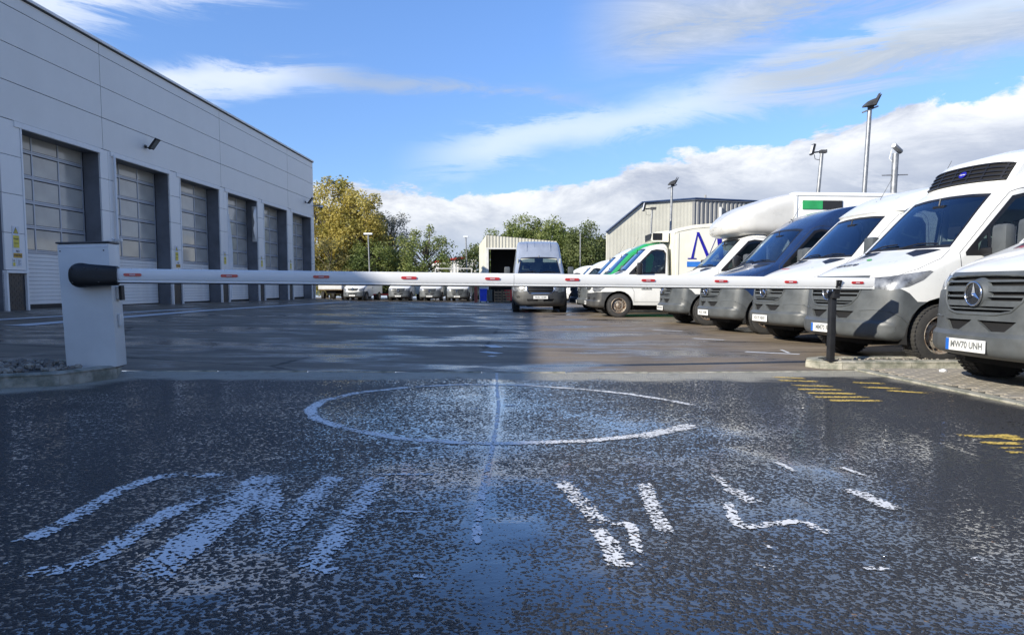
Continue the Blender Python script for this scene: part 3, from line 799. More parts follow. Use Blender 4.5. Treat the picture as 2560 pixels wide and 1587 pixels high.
for k, s in enumerate(DS):
    e = s + DW
    # pier after this door (and one before the first)
    for pa, pb in ([(e, s + 4.885)] if k else [(s - .925, s), (e, s + 4.885)]):
        if pb > S1: pb = S1
        w_ = pb - pa
        if w_ < .2: continue
        zs = [1.43, 2.50, 3.62, 4.72, 5.735]
        for z0, z1 in zip(zs[:-1], zs[1:]):
            half = [(pa, pb)] if k % 2 == 0 or w_ < .8 else [(pa, pa + w_ * .52), (pa + w_ * .52, pb)]
            for ha, hb in half:
                kk = (round(hb - ha, 2), round(z1 - z0, 2))
                if kk not in pierm: pierm[kk] = MB().cbox(-.05, .012, .006, hb - ha - .006, .007, z1 - z0 - .007, .004).mesh('pier_panel')
                share('pier_panel', pierm[kk], 'panel2', wb, (0, ha, z0))
        MB().cbox(-.08, .05, pa - .01, pb + .02, 1.345, 1.42, .005).build('pier_trim', 'trim', wb)
        MB().box(-.30, -.052, pa + .02, pb - .02, .0, 5.6).build('pier_core', 'joint', wb)
        q = MB(); nb = 14
        for i in range(nb):
            z0 = .20 + i * .0815
            for j in range(4):
                b0 = pa + .09 + (pb - pa - .18) * j / 4 - (.0 if i % 2 else .08); b1 = b0 + (pb - pa - .18) / 4 - .008
                b0 = max(b0, pa + .09); b1 = min(b1, pb - .09)
                q.box(-.06, -.03 + rs.uniform(-.002, .002), b0, b1, z0, z0 + .074)
        q.box(-.08, -.045, pa + .05, pb - .05, .15, 1.345)
        q = q.build('plinth', 'plinth', wb); q['kind'] = 'stuff'
        for z0, z1 in ((pa, pa + .075), (pb - .075, pb)): MB().box(-.10, .03, z0, z1, .12, 1.344).build('plinth_edge', 'trim', wb)
    # reveals
    MB().box(REC - .05, -.055, e + .0, e + .02, .1, TOPZ).build('door_reveal', 'jamb', wb)
    MB().box(REC - .05, -.055, s - .02, s, .1, TOPZ).build('door_reveal', 'jamb', wb)
    MB().box(REC - .05, -.02, s - .01, e + .01, TOPZ + .002, TOPZ + .03).build('door_head', 'jamb', wb)
    MB().cbox(-.055, .045, s - .30, e + .02, TOPZ - .01, TOPZ + .155, .005).build('lintel_trim', 'trim', wb)
    MB().cbox(-.05, .035, s - .055, s + .012, 1.345, TOPZ - .01, .004).build('door_edge_trim', 'trim', wb)
    # the sectional door itself
    dr = MB().box(REC - .06, REC - .02, s, e, .22, TOPZ).build('door', 'void', wb)
    rows = [2.02 + .765 * i for i in range(6)]
    cols = [s + .04 + (DW - .08) * j / 3 for j in range(4)]
    if k == 0: pan = MB().cbox(REC - .018, REC - .004, 0, cols[1] - cols[0] - .07, 0, .765 - .15, .003).mesh('pane')
    for i in range(5):
        z0 = rows[i]
        if z0 + .06 > TOPZ: continue
        zt = min(z0 + .765, TOPZ)
        ral = MB().cbox(REC - .02, REC + .022, s + .002, e - .002, z0 - .028, z0 + .030, .006).cbox(REC - .02, REC + .012, s + .002, e - .002, z0 + .036, z0 + .082, .004)
        ral.build('rail', 'alu', dr)
        for j in range(3):
            share('pane', pan, 'pane', dr, (rs.uniform(-.002, .002), cols[j] + .035, z0 + .095))
        if i == 4: pass
    mb = MB()
    for c_ in cols: mb.cbox(REC - .015, REC + .016, c_ - .032, c_ + .032, 1.995, TOPZ, .004)
    mb.build('mullion', 'alu', dr)
    if k == 0: sl = MB().prism([(REC - .02, 0), (REC + .004, 0), (REC + .012, .008), (REC + .012, .107), (REC + .004, .116), (REC - .02, .116)], .01, DW - .01, 'y').mesh('slat')
    zb = .30 - .018 * k
    i = 0; z = 1.99 - .122
    while z > zb:
        share('slat', sl, 'slat', dr, (0, s, z)); z -= .1222
    MB().box(REC - .02, REC + .012, s + .01, e - .01, zb - .05, z + .118).build('door_foot_seal', 'rubber', dr)
    # guide rail shadow gap beside the door
    for q_ in (s, e - .03): MB().box(REC - .018, REC + .03, q_ + .001, q_ + .029, .2, TOPZ).build('guide_rail', 'rubber', dr)
# bent steel sheet hanging at the fourth door
s4 = DS[4]
mb = MB(); vs = []; n = 16
for i in range(n + 1):
    z = 3.4 + 1.9 * i / n; b = sin(pi * i / n)
    vs += [(-.30, s4 + DW - .02, z), (-.16 + .10 * b, s4 + DW - .05 - .35 * b + .1 * sin(i * .9) * b, z), (-.04, s4 + DW - .03, z)]
mb.add(vs, [q for i in range(n) for q in ((i * 3, i * 3 + 1, i * 3 + 4, i * 3 + 3), (i * 3 + 1, i * 3 + 2, i * 3 + 5, i * 3 + 4))])
mb.build('bent_sheet', 'panel', wb, smooth=60)
mb = MB(); vs = []
for i in range(n + 1):
    z = .3 + 4.2 * i / n; b = sin(pi * i / n)
    vs += [(.03, s4 - .01, z), (.07 + .10 * b, s4 + .10 * b, z)]
mb.add(vs, [(i * 2, i * 2 + 1, i * 2 + 3, i * 2 + 2) for i in range(n)]); mb.build('bent_sheet', 'trim', wb)
# downpipe on the second pier
MB().tube([(.09, DS[2] - .16, .2), (.09, DS[2] - .16, 5.5), (.05, DS[2] - .16, 5.62)], .045, 10).build('downpipe', 'trim', wb, smooth=60)
wbm = Matrix.Translation((-15.1, 0, 0)) @ Matrix.Rotation(-math.atan(.03), 4, 'Z')


def on_wall(name, s, z, label, cat, group=None):
    o = empty(name, wbm @ Vector((.012, s, z)), -math.atan(.03)); return tag(o, label, cat, group)


def wall_flood(s, z, label):
    o = on_wall('floodlight', s, z, label, 'floodlight', 'floodlights on the workshop wall')
    MB().cbox(0, .03, -.07, .07, -.06, .06, .006).build('wall_plate', 'blackpl', o)
    MB().tube([(.02, 0, 0), (.18, 0, -.10), (.26, 0, -.04)], .022, 8).build('arm', 'blackpl', o)
    h = MB().cbox(-.035, .035, -.17, .17, -.24, .24, .015).xf(lambda v: Matrix.Rotation(R(38), 3, 'Y') @ v + Vector((.36, 0, .10)))
    h = h.build('head', 'blackpl', o, smooth=40)
    MB().cbox(.036, .040, -.13, .13, -.19, .19, .002).xf(lambda v: Matrix.Rotation(R(38), 3, 'Y') @ v + Vector((.36, 0, .10))).build('lens', 'inkgrey', h)


wall_flood(29.2, 6.36, 'black floodlight on the workshop wall above the second door')
wall_flood(49.3, 6.5, 'black floodlight on the workshop wall above the last door')
o = on_wall('security_camera', 51.05, 6.45, 'dome camera on a short arm at the far corner of the workshop', 'camera')
MB().tube([(0, 0, 0), (.35, .05, 0), (.5, .05, -.02)], .04, 8).build('arm', 'galv', o)
MB().lathe([(0, .09), (.10, .08), (.12, 0), (.12, -.06)], (.55, .05, -.05), 'z', 16).build('housing', 'offwhite', o, smooth=40)
MB().lathe([(.10, 0), (.09, -.05), (.05, -.09), (0, -.105)], (.55, .05, -.11), 'z', 16).build('dome', 'blackpl', o, smooth=60)
o = on_wall('security_camera', DS[2] - .35, 2.62, 'small grey bullet camera on the pier right of the first door', 'camera')
MB().cbox(0, .04, -.05, .05, -.05, .05, .006).build('wall_plate', 'offwhite', o)
MB().tube([(.03, 0, 0), (.10, .05, -.02)], .018, 8).build('arm', 'galv', o)
MB().cbox(.05, .32, .0, .10, -.06, .04, .02).build('housing', 'offwhite', o, smooth=40)


def sign(name, s, z, w, h, m, label, cat='sign'):
    o = on_wall(name, s, z, label, cat)
    MB().cbox(.004, .012, -w / 2, w / 2, -h / 2, h / 2, .002).build('board', m, o)
    return o


def wtext(o, txt, size, y, z, m, bold=.0, x=.0135):
    vs, fs = text_mesh(txt, size, bold); MB().add([(x, v.x + y, v.y + z) for v in vs], fs).build('lettering', m, o)


def tri(o, z, r):
    MB().prism([(-r, z - r * .75), (r, z - r * .75), (0, z + r)], .0122, .014, 'x').build('triangle_border', 'ink', o)
    q = r * .76; MB().prism([(-q, z - r * .62), (q, z - r * .62), (0, z + q * 1.0)], .0142, .0152, 'x').build('triangle', 'yellow', o)
    wtext(o, '!', r * 1.15, 0, z - r * .08, 'ink', .004, .0156)


pn = ['first', 'second', 'third', 'fourth', 'fifth', 'sixth']
places = [(21.70, 'on the pier left of the first door'), (DS[3] - .46, 'on the pier between the second and third doors'), (DS[4] - .46, 'on the pier between the third and fourth doors'), (DS[5] - .46, 'on the pier between the fourth and fifth doors'), (DS[6] - .46, 'on the pier left of the last door')]
for i, (s, wh) in enumerate(places):
    big = i == 0
    z = 2.38 if big else 2.35
    o = sign('warning_sign', s - (.0 if big else .05), z, .30, .64, 'sign', 'white and yellow danger sign ' + wh)
    tri(o, .19, .105)
    MB().cbox(.0122, .014, -.125, .125, -.30, .055, .0005).build('yellow_panel', 'yellow', o)
    wtext(o, 'Danger', .072, 0, -.04, 'ink', .002, .0145); wtext(o, 'General', .058, .0, -.17, 'ink', .001, .0145)
    if i < 2:
        o = sign('parking_sign', s + .04, z - .47, .38, .24, 'sign', 'amber and white NO PARKING sign ' + wh)
        MB().cbox(.0122, .014, -.185, .185, -.115, .015, .0005).build('amber_band', 'amber', o)
        wtext(o, 'NO', .09, 0, .068, 'ink', .003); wtext(o, 'PARKING', .08, 0, -.052, 'ink', .003, .0146)
    if big:
        o = sign('warning_sign', s - .13, z - .73, .12, .22, 'sign', 'small yellow and white hazard label under the parking sign on the first pier')
        tri(o, .055, .040); MB().cbox(.0122, .014, -.05, .05, -.10, .0, .0005).build('yellow_panel', 'yellow', o)
        o = sign('notice', s + .09, z - .73, .20, .22, 'sign', 'square white notice beside the small hazard label on the first pier')
        for k_ in range(5): MB().box(.0122, .0135, -.06, .06 - .02 * (k_ % 3), .06 - k_ * .035, .075 - k_ * .035).build('printed_line', 'inkgrey', o)


# ------------------------------------------------------------------ far buildings
def clad(mb, p, q, z0, z1, pitch=.25, dep=.035, axis=None):
    """trapezoid profiled sheet between plan points p and q; z1 may be a pair"""
    p = Vector(p); q = Vector(q); d = q - p; L_ = d.length; d.normalize(); nrm = Vector((d.y, -d.x))
    n = max(1, int(L_ / pitch)); pts = []
    for i in range(n):
        a = i * L_ / n; w = L_ / n
        pts += [(a, 0), (a + w * .42, 0), (a + w * .52, dep), (a + w * .90, dep)]
    pts.append((L_, 0))
    za, zb = (z1, z1) if not hasattr(z1, '__len__') else z1
    vs = []
    for a, o_ in pts:
        c = p + d * a + nrm * o_; zt = za + (zb - za) * a / L_
        vs += [(c.x, c.y, z0), (c.x, c.y, zt)]
    mb.add(vs, [(2 * i, 2 * i + 2, 2 * i + 3, 2 * i + 1) for i in range(len(pts) - 1)]); return mb


# big portal-frame warehouse behind the vans: gable towards the camera, long grey side going right
wh = empty('warehouse', (6.35, 50, 0)); tag(wh, 'cream clad warehouse with dark blue roof trim behind the parked vans', 'building')
gx = 5.86
mb = MB(); clad(mb, (0, 0), (2.35, 0), 0, (4.55, 6.45), .22, .004); clad(mb, (2.35, 0), (gx, 0), 0, (6.45, 6.70), .22, .004); mb.build('gable_wall', 'clad_cream', wh)
mb = MB(); clad(mb, (gx, 0), (gx + 26, 9.0), 0, 6.66, .33, .06); mb.build('side_wall', 'clad_grey', wh)
mb = MB(); clad(mb, (4.2, 26), (0, 0), 0, 4.5, .33, .04); mb.build('rear_wall', 'clad_cream', wh)
tr = MB().tube([(-.06, -.10, 4.58), (2.33, -.10, 6.55), (gx, -.10, 6.80)], .075, 6); tr.tube([(gx, -.10, 6.80), (gx + 26, 8.9, 6.80)], .085, 6); tr.build('roof_trim', 'bluetrim', wh)
MB().add([(0, 0, 4.55), (2.35, 0, 6.5), (gx, 0, 6.72), (gx + 26, 9, 6.72), (gx + 26, 30, 6.9), (4.2, 26, 4.55)], [(0, 1, 2, 3, 4, 5)]).build('roof', 'rooffelt', wh)
MB().tube([(gx + 1.9, .55, 0), (gx + 1.9, .55, 6.3)], .11, 10).build('downpipe', 'clad_white', wh, smooth=60)
MB().cbox(gx - .18, gx - .0, -.05, .05, 0, 6.6, .01).build('corner_flashing', 'clad_grey', wh)
MB().tube([(gx + .8, .4, 6.85), (gx + .8, .4, 7.1)], .07, 8).build('roof_vent', 'clad_grey', wh)

sh = empty('open_shed', (-2.64, 60, -.36)); sh.scale = (1, 1, 1.065); tag(sh, 'pale ribbed steel shed with a dark open doorway behind the silver van', 'shed')
mb = MB(); clad(mb, (0, 0), (.62, -.9), 0, (4.35, 5.06), .2, .03); clad(mb, (.62, -.9), (.64 + .08, -.9), 0, 5.0)
clad(mb, (.62, -.9), (6.2, -.9), 4.12, (5.06, 4.60), .25, .04); clad(mb, (5.0, -.9), (6.2, -.9), 0, 4.11, .25, .04); mb.build('wall', 'clad_cream', sh)
MB().box(.60, .78, -.94, -.8, 0, 4.12).box(.6, 5.0, -.96, -.86, 4.02, 4.12).build('door_frame', 'clad_white', sh)
MB().add([(.78, 5, 0), (6.1, 5, 0), (6.1, 5, 4.6), (.78, 5, 4.6)], [(0, 1, 2, 3)]).add([(.7, -.85, 0), (.7, 5, 0), (.7, 5, 4.8), (.7, -.85, 4.9)], [(0, 1, 2, 3)]).add([(6.15, -.85, 0), (6.15, 5, 0), (6.15, 5, 4.5), (6.15, -.85, 4.5)], [(0, 1, 2, 3)]).build('inner_wall', 'joint', sh)
MB().add([(0, 0, 4.36), (.62, -.95, 5.08), (6.25, -.95, 4.62), (6.25, 5.1, 4.62), (.3, 5.1, 4.9)], [(0, 1, 2, 3, 4)]).build('roof', 'rooffelt', sh)

rb = empty('distant_unit', (-9.0, 92, 0)); tag(rb, 'white ribbed unit with a red roof edge beyond the small tree', 'building')
mb = MB(); clad(mb, (0, 0), (4.6, 0), 0, (4.0, 4.65), .4, .06); clad(mb, (-1.5, 6), (0, 0), 0, (4.0, 4.0), .4, .06); mb.build('wall', 'clad_white', rb)
MB().tube([(-1.5, 5.9, 4.1), (0, -.12, 4.1), (4.6, -.12, 4.75)], .14, 6).build('roof_trim', 'redtrim', rb)
MB().add([(-1.5, 6, 4.0), (0, 0, 4.02), (4.6, 0, 4.66), (4.6, 20, 4.7), (-1.5, 20, 4.1)], [(0, 1, 2, 3, 4)]).build('roof', 'rooffelt', rb)
MB().box(-1.9, -1.5, -.12, -.02, 2.2, 3.4).build('sign_panel', 'redtrim', rb)


# ------------------------------------------------------------------ lamp columns and poles
def pole(name, x, y, h, r, label, cat, lean=(0, 0), r2=None, group=None):
    o = empty(name, (x, y, g(x, y) - .02)); tag(o, label, cat, group)
    MB().tube([(0, 0, 0), (lean[0] * .5, lean[1] * .5, h * .5), (lean[0], lean[1], h)], r, 10, r2).build('column', 'galv', o, smooth=60)
    MB().lathe([(0, .02), (r * 2.2, .02), (r * 2.2, 0)], (0, 0, .02), 'z', 12).build('base_flange', 'galv', o)
    return o


def flood_head(o, h, sx, size, lean=(0, 0), ang=0.):
    """asymmetric twin floodlight: two tilted housings above a cross bar"""
    mb = MB().cbox(-size * .55, size * .55, -.05, .05, -.03, .03, .01).xf(lambda v: Matrix.Rotation(R(-22), 3, 'Y') @ v + Vector((lean[0] + .02, lean[1], h + .03)))
    mb.build('cross_bar', 'galv', o)
    for k in (0, 1):
        pr = [(-.62, -.02), (-.60, .12), (-.35, .38), (-.02, .52), (.30, .62), (.40, .66), (.62, 1.04), (.66, 1.02), (.36, .30), (.30, .12), (-.2, .02)]
        mb = MB().prism([(a * size * (.92 if k else .75) + k * .12 * size, b * size * .8) for a, b in pr], -.22 * size + k * .30 * size - .12, .05 * size + k * .30 * size - .12, 'y')
        mb.xf(lambda v: Vector((v.x * sx + lean[0], v.y + lean[1], v.z + h + .12)))
        hd = mb.build('lamp_head', 'paintedsteel', o, smooth=30)
        MB().box(-.1 * size, .2 * size, -.1, .06, .0, .10).xf(lambda v: Vector((v.x * sx + lean[0] + .05 * k, v.y + lean[1] + k * .2 * size, v.z + h + .06))).build('bracket', 'blackpl', hd)


o = pole('lamp_column', 13.95, 30, 7.95, .10, 'tallest galvanised lamp column behind the box van, tilted floodlights on top', 'lamp column', (.25, 0), .085); flood_head(o, 7.95, 1, .60, (.25, 0))
o = pole('lamp_column', 9.5, 45, 7.0, .085, 'lamp column with a twin floodlight in front of the cream warehouse', 'lamp column', (.1, 0), .07); flood_head(o, 7.0, 1, .55, (.1, 0))


def small_flood(o, h, lean, s=1., dirx=-1):
    hd = MB().cbox(-.05, .05, -.16, .16, -.24, .24, .02).xf(lambda v: Matrix.Rotation(R(12), 3, 'Y') @ v * s + Vector((lean[0] + dirx * .42 * s, lean[1], h + .10 * s))).build('lamp_head', 'blackpl', o, smooth=40)
    MB().cbox(-.056, -.051, -.12, .12, -.19, .19, .002).xf(lambda v: Matrix.Rotation(R(12), 3, 'Y') @ v * s + Vector((lean[0] + dirx * .42 * s, lean[1], h + .10 * s))).build('lens', 'sign', hd)
    MB().tube([(lean[0] + dirx * .36 * s, lean[1], h - .02), (lean[0] + .06, lean[1], h + .02), (lean[0] + .22 * s, lean[1], h + .05)], .035 * s, 8).cbox(lean[0] - .09 * s, lean[0] + .2 * s, -.07, .07, h - .06 * s, h + .08 * s, .01).build('bracket', 'paintedsteel', o)
    MB().tube([(lean[0] + dirx * (.34 + .0) * s, 0, h - .12 * s), (lean[0] + dirx * .30 * s, 0, h - .32 * s), (lean[0] + dirx * .12 * s, 0, h - .36 * s), (lean[0], 0, h - .2 * s)], .010, 6).build('cable', 'rubber', o)


o = pole('lamp_pole', 8.35, 21, 4.72, .06, 'thin leaning pole with one black floodlight above the box van', 'lamp pole', (.30, 0), .05); small_flood(o, 4.72, (.30, 0), .62)
o = pole('camera_pole', 11.12, 22, 4.85, .10, 'thick galvanised pole with a security camera above the box van', 'camera pole', (.10, 0), .09)
MB().tube([(-.28, 0, 4.22), (.48, 0, 4.24)], .018, 6).build('cross_bar', 'galv', o)
c_ = MB().lathe([(0, -.32), (.11, -.32), (.125, -.30), (.125, .30), (.09, .33), (0, .33)], (0, 0, 0), 'x', 18).xf(lambda v: Matrix.Rotation(R(25), 3, 'Y') @ (Matrix.Rotation(R(30), 3, 'Z') @ v) * .62 + Vector((.14, 0, 4.99))).build('camera', 'galv', o, smooth=40)
MB().lathe([(0, -.325), (.10, -.325), (.10, -.33), (0, -.332)], (0, 0, 0), 'x', 18).xf(lambda v: Matrix.Rotation(R(25), 3, 'Y') @ (Matrix.Rotation(R(30), 3, 'Z') @ v) * .62 + Vector((.14, 0, 4.99))).build('lens', 'sign', c_)
MB().tube([(-.02, 0, 4.95), (-.08, 0, 4.7), (0, 0, 4.62)], .012, 6).build('cable', 'offwhite', o)
o = pole('lamp_pole', 8.0, 44, 5.6, .06, 'thin pole with a small black floodlight against the warehouse gable', 'lamp pole', (.25, 0), .05); small_flood(o, 5.6, (.25, 0), 1.1, -1)


def street(x, y, h, label, hl=.5):
    o = pole('lamp_post', x, y, h, .08, label, 'lamp post', (-.15, 0), .06)
    MB().cbox(-.15 - hl / 2, -.15 + hl / 2, -.12, .12, h - .02, h + .14, .03).build('lamp_head', 'sign', o)


street(-13.35, 70, 6.1, 'pale lamp post in front of the autumn trees', .8)
street(-4.55, 76, 6.3, 'pale lamp post beside the cream shed')
pole('thin_pole', 6.05, 66, 6.1, .05, 'thin pale pole in front of the green trees beside the warehouse', 'pole')
pole('thin_pole', -7.7, 88, 6.6, .05, 'thin dark pole in front of the red edged unit', 'pole')
o = empty('guard_rail', (-7.0, 66, g(-7, 66))); tag(o, 'white gantry rail in front of the red edged unit', 'rail')
MB().tube([(.2, 0, 2.85), (3.4, 0, 2.85)], .045, 6).tube([(.2, 0, 0), (.2, 0, 2.85)], .04, 6).tube([(3.4, 0, 0), (3.4, 0, 2.85)], .04, 6).build('rail', 'clad_white', o)


# ------------------------------------------------------------------ trees
def leaf_mat(name, cols, scale=.35):
    m = bpy.data.materials.new(name); m.use_nodes = True; T = NT(m.node_tree); b = T.n['Principled BSDF']
    tc = T.new('ShaderNodeTexCoord').outputs['Object']
    n = T.noise(tc, scale, 4, .65); r_ = T.new('ShaderNodeValToRGB'); T.l.new(T.ss(n, .28, .72), r_.inputs[0])
    el_ = r_.color_ramp.elements
    while len(el_) < len(cols): el_.new(.5)
    for i, c in enumerate(cols): el_[i].position = i / (len(cols) - 1); el_[i].color = (*c, 1)
    w = T.new('ShaderNodeTexWhiteNoise', noise_dimensions='3D'); sn = T.new('ShaderNodeVectorMath', operation='SNAP'); T.l.new(tc, sn.inputs[0]); sn.inputs[1].default_value = (.25, .25, .25); T.l.new(sn.outputs[0], w.inputs[0])
    c = T.mix(T.m('MULTIPLY', w.outputs[0], .5), r_.outputs[0], tuple(k * .45 for k in cols[0]))
    T.l.new(c, b.inputs['Base Color']); b.inputs['Roughness'].default_value = .6
    tl = T.new('ShaderNodeBsdfTranslucent'); T.l.new(c, tl.inputs[0]); mx = T.new('ShaderNodeMixShader'); mx.inputs[0].default_value = .45
    T.l.new(b.outputs[0], mx.inputs[1]); T.l.new(tl.outputs[0], mx.inputs[2]); T.l.new(mx.outputs[0], T.n['Material Output'].inputs[0]); return m


LM = {'autumn': leaf_mat('autumn_leaves', [(.26, .26, .07), (.52, .42, .10), (.66, .56, .16)]),
      'olive': leaf_mat('olive_leaves', [(.10, .12, .04), (.24, .21, .07), (.34, .28, .10)]),
      'grey': leaf_mat('grey_leaves', [(.22, .23, .17), (.34, .33, .25), (.42, .40, .32)]),
      'green': leaf_mat('green_leaves', [(.12, .17, .05), (.24, .29, .08), (.36, .38, .13)]),
      'dark': leaf_mat('dark_leaves', [(.09, .13, .045), (.17, .21, .07), (.26, .29, .11)])}


def tree(x, y, h, rx, leaf, label, n=5000, ls=.16, base=.25, seed=1, clumps=60, cr=.9, cat='tree', thin=1., group=None, rz=None):
    r_ = random.Random(seed); o = empty(cat.replace(' ', '_'), (x, y, g(x, y) - .05)); tag(o, label, cat, group)
    cz = h * (base + (1 - base) / 2); hz_ = h * (1 - base) / 2; rz_ = rz or hz_
    tips = []
    for i in range(clumps):
        # clump centres fill an uneven crown, more of them near its surface
        while True:
            p = Vector((r_.uniform(-1, 1), r_.uniform(-1, 1), r_.uniform(-1, 1)))
            if .25 < p.length < 1: break
        p *= (p.length ** -.35)
        wob = 1 + .30 * noise.noise(p * 1.6 + Vector((seed * 3.1, 0, 0)))
        if p.z < -.2: wob *= .95
        tips.append(Vector((p.x * rx * wob, p.y * rx * .9 * wob, cz + p.z * hz_ * wob)))
    tr = MB(); tk = max(.10, h * .022)
    tr.tube([(0, 0, 0), (r_.uniform(-.1, .1), 0, h * .22), (r_.uniform(-.3, .3), r_.uniform(-.2, .2), h * .5), (r_.uniform(-.4, .4), 0, h * .82)], [tk * 1.3, tk, tk * .7, tk * .25], 9)
    tr.build('trunk', 'bark', o, smooth=60)
    lb = MB()
    for i, t in enumerate(tips):
        if i % 2: continue
        z0 = max(h * .15, min(h * .6, t.z - (abs(t.x) + .5) * .8)); a = Vector((0, 0, z0)); m_ = a.lerp(t, .5) + Vector((r_.uniform(-.3, .3), r_.uniform(-.3, .3), .1))
        lb.tube([a, m_, t, t + (t - m_) * .35], [tk * .45, tk * .28, tk * .13, .012], 5, cap=False)
    lb.build('limbs', 'bark', o, smooth=60)
    vs = []; fs = []
    for k in range(n):
        t = tips[r_.randrange(len(tips))]; sz = cr * (.6 + .6 * ((t.x * 7.3 + t.z * 3.1) % 1))
        while True:
            q = Vector((r_.uniform(-1, 1), r_.uniform(-1, 1), r_.uniform(-1, 1)))
            if q.length < 1: break
        q = t + q * sz * (q.length ** .2); q.z += .1
        if q.z < .3: continue
        a = Vector((r_.gauss(0, 1), r_.gauss(0, 1), r_.gauss(0, .6))).normalized() * ls * r_.uniform(.5, 1.15)
        b = a.cross(Vector((r_.gauss(0, 1), r_.gauss(0, 1), r_.gauss(0, 1)))).normalized() * ls * r_.uniform(.35, .7)
        i = len(vs); vs += [q - a, q + b, q + a, q - b]; fs.append((i, i + 1, i + 2, i + 3))
    me = bpy.data.meshes.new('crown'); me.from_pydata([tuple(v) for v in vs], [], fs); me.materials.append(LM[leaf])
    c = bpy.data.objects.new('crown', me); col.objects.link(c); c.parent = o
    return o


tree(-19.6, 78, 11.6, 4.6, 'autumn', 'tall yellow autumn tree behind the far corner of the workshop', 20000, .17, .08, 1, 150, 1.1)
tree(-15.6, 76, 10.3, 3.4, 'autumn', 'round topped yellow and olive autumn tree, second from the workshop', 20000, .15, .06, 2, 150, 1.05)
tree(-12.9, 80, 9.2, 2.9, 'grey', 'thin greyish half bare tree between the autumn trees and the small green tree', 12000, .11, .06, 3, 110, .9)
tree(-17.3, 71, 5.6, 2.3, 'olive', 'low olive bush like tree at the foot of the autumn trees', 5000, .13, .03, 4, 50, .8)
tree(-14.0, 73, 5.6, 2.6, 'green', 'low green tree behind the pale lamp post', 12000, .12, .02, 5, 90, .8)
tree(-11.0, 74, 4.6, 2.1, 'dark', 'dark green shrub left of the small sparse tree', 4500, .13, .02, 6, 40, .8)
tree(-8.3, 72, 6.7, 2.6, 'green', 'small sparse green tree with open branches left of the red edged unit', 8500, .12, .04, 7, 150, .6)
tree(-4.1, 82, 5.6, 1.9, 'dark', 'dark bush between the red edged unit and the cream shed', 4200, .14, .02, 8, 40, .8)
tree(-2.6, 90, 8.2, 1.9, 'green', 'slim green tree rising just left of the cream shed', 5000, .14, .05, 9, 50, .9)
tree(1.3, 98, 10.2, 3.4, 'green', 'tall rounded green tree behind the cream shed', 22000, .17, .12, 10, 170, 1.15)
tree(6.0, 95, 8.6, 3.4, 'green', 'broad green tree behind the silver van, left of two', 22000, .17, .02, 11, 190, 1.15)
tree(9.3, 92, 8.4, 3.3, 'dark', 'broad darker green tree touching the warehouse gable', 22000, .16, .02, 12, 190, 1.15)
tree(3.0, 90, 6.5, 2.4, 'dark', 'low dark green tree hidden behind the silver van roof', 10000, .15, .02, 13, 90, 1.0)


# ------------------------------------------------------------------ vans
def lerp_tab(tab, v):
    if v <= tab[0][0]: return tab[0][1]
    for (a, x), (b, y) in zip(tab[:-1], tab[1:]):
        if v <= b: return x + (y - x) * (v - a) / (b - a)
    return tab[-1][1]


NOSE = [(.30, .29), (.14, .30), (.040, .335), (.005, .38), (.003, .45), (.004, .50), (.008, .515), (.050, .528), (.060, .55), (.065, .66), (.07, .72), (.085, .90), (.125, 1.04), (.20, 1.12), (.38, 1.20), (.65, 1.29), (.90, 1.37), (1.05, 1.43), (1.09, 1.46), (1.30, 1.68), (1.52, 1.91), (1.74, 2.12), (1.82, 2.19)]
HIGH = [(1.95, 2.27), (2.15, 2.39), (2.45, 2.52), (2.8, 2.60), (3.2, 2.63), (4.5, 2.64), (5.55, 2.62), (5.76, 2.54), (5.86, 2.40), (5.91, 2.0), (5.94, 1.2), (5.94, .5), (5.90, .36)]
LOW = [(1.98, 2.25), (2.14, 2.29), (2.28, 2.30), (2.38, 2.27), (2.44, 2.18), (2.46, 2.0), (2.46, .6), (2.44, .36)]
FORD = [(.30, .24), (.14, .26), (.05, .33), (.01, .44), (.01, .60), (.02, .72), (.05, .92), (.10, 1.04), (.20, 1.12), (.42, 1.20), (.70, 1.29), (.92, 1.37), (1.02, 1.42), (1.05, 1.44), (1.25, 1.64), (1.45, 1.86), (1.62, 2.04), (1.68, 2.10), (1.80, 2.28), (1.95, 2.46), (2.15, 2.60), (2.5, 2.69), (3.0, 2.72), (4.6, 2.73), (5.6, 2.71), (5.80, 2.62), (5.88, 2.4), (5.93, 1.6), (5.96, .8), (5.94, .36)]
WTAB = [(.2, .93), (.5, .985), (1.1, .995), (1.36, .965), (2.1, .865), (2.7, .79)]
BOW = [(0, .30), (.3, .22), (.6, .14), (1.0, .09), (1.4, .11), (1.9, .11), (2.4, .04), (3, 0)]


def deform(x, y, z):
    t = min(1.1, abs(y))
    xx = x + lerp_tab(BOW, x) * t ** 2.6
    yy = y * (1 - .075 * (1 - min(1, max(0, x / .95))) ** 2)
    zz = z
    if z > .7 and x < 3.0: zz -= .055 * t * t * min(1, (z - .7) / .4) * (1 if x < 1.9 else max(.5, 1 - (x - 1.9)))
    elif z > 2: zz -= .028 * t * t
    return Vector((xx, yy, zz))


def resample(pts, st):
    P = [Vector(p) for p in pts]
    for _ in range(2):      # corner cutting
        Q = [P[0]]
        for a, b in zip(P[:-1], P[1:]): Q += [a.lerp(b, .25), a.lerp(b, .75)]
        P = Q + [P[-1]]
    out = [P[0]]; acc = 0
    for a, b in zip(P[:-1], P[1:]):
        L_ = (b - a).length; s = st * .6 if b.x < .16 else st if b.x < 2.6 else st * 2.4
        while acc + L_ >= s:
            a = a.lerp(b, (s - acc) / L_); L_ = (b - a).length; acc = 0; out.append(a.copy())
            s = st * .6 if b.x < .16 else st if b.x < 2.6 else st * 2.4
        acc += L_
    out.append(P[-1]); return out


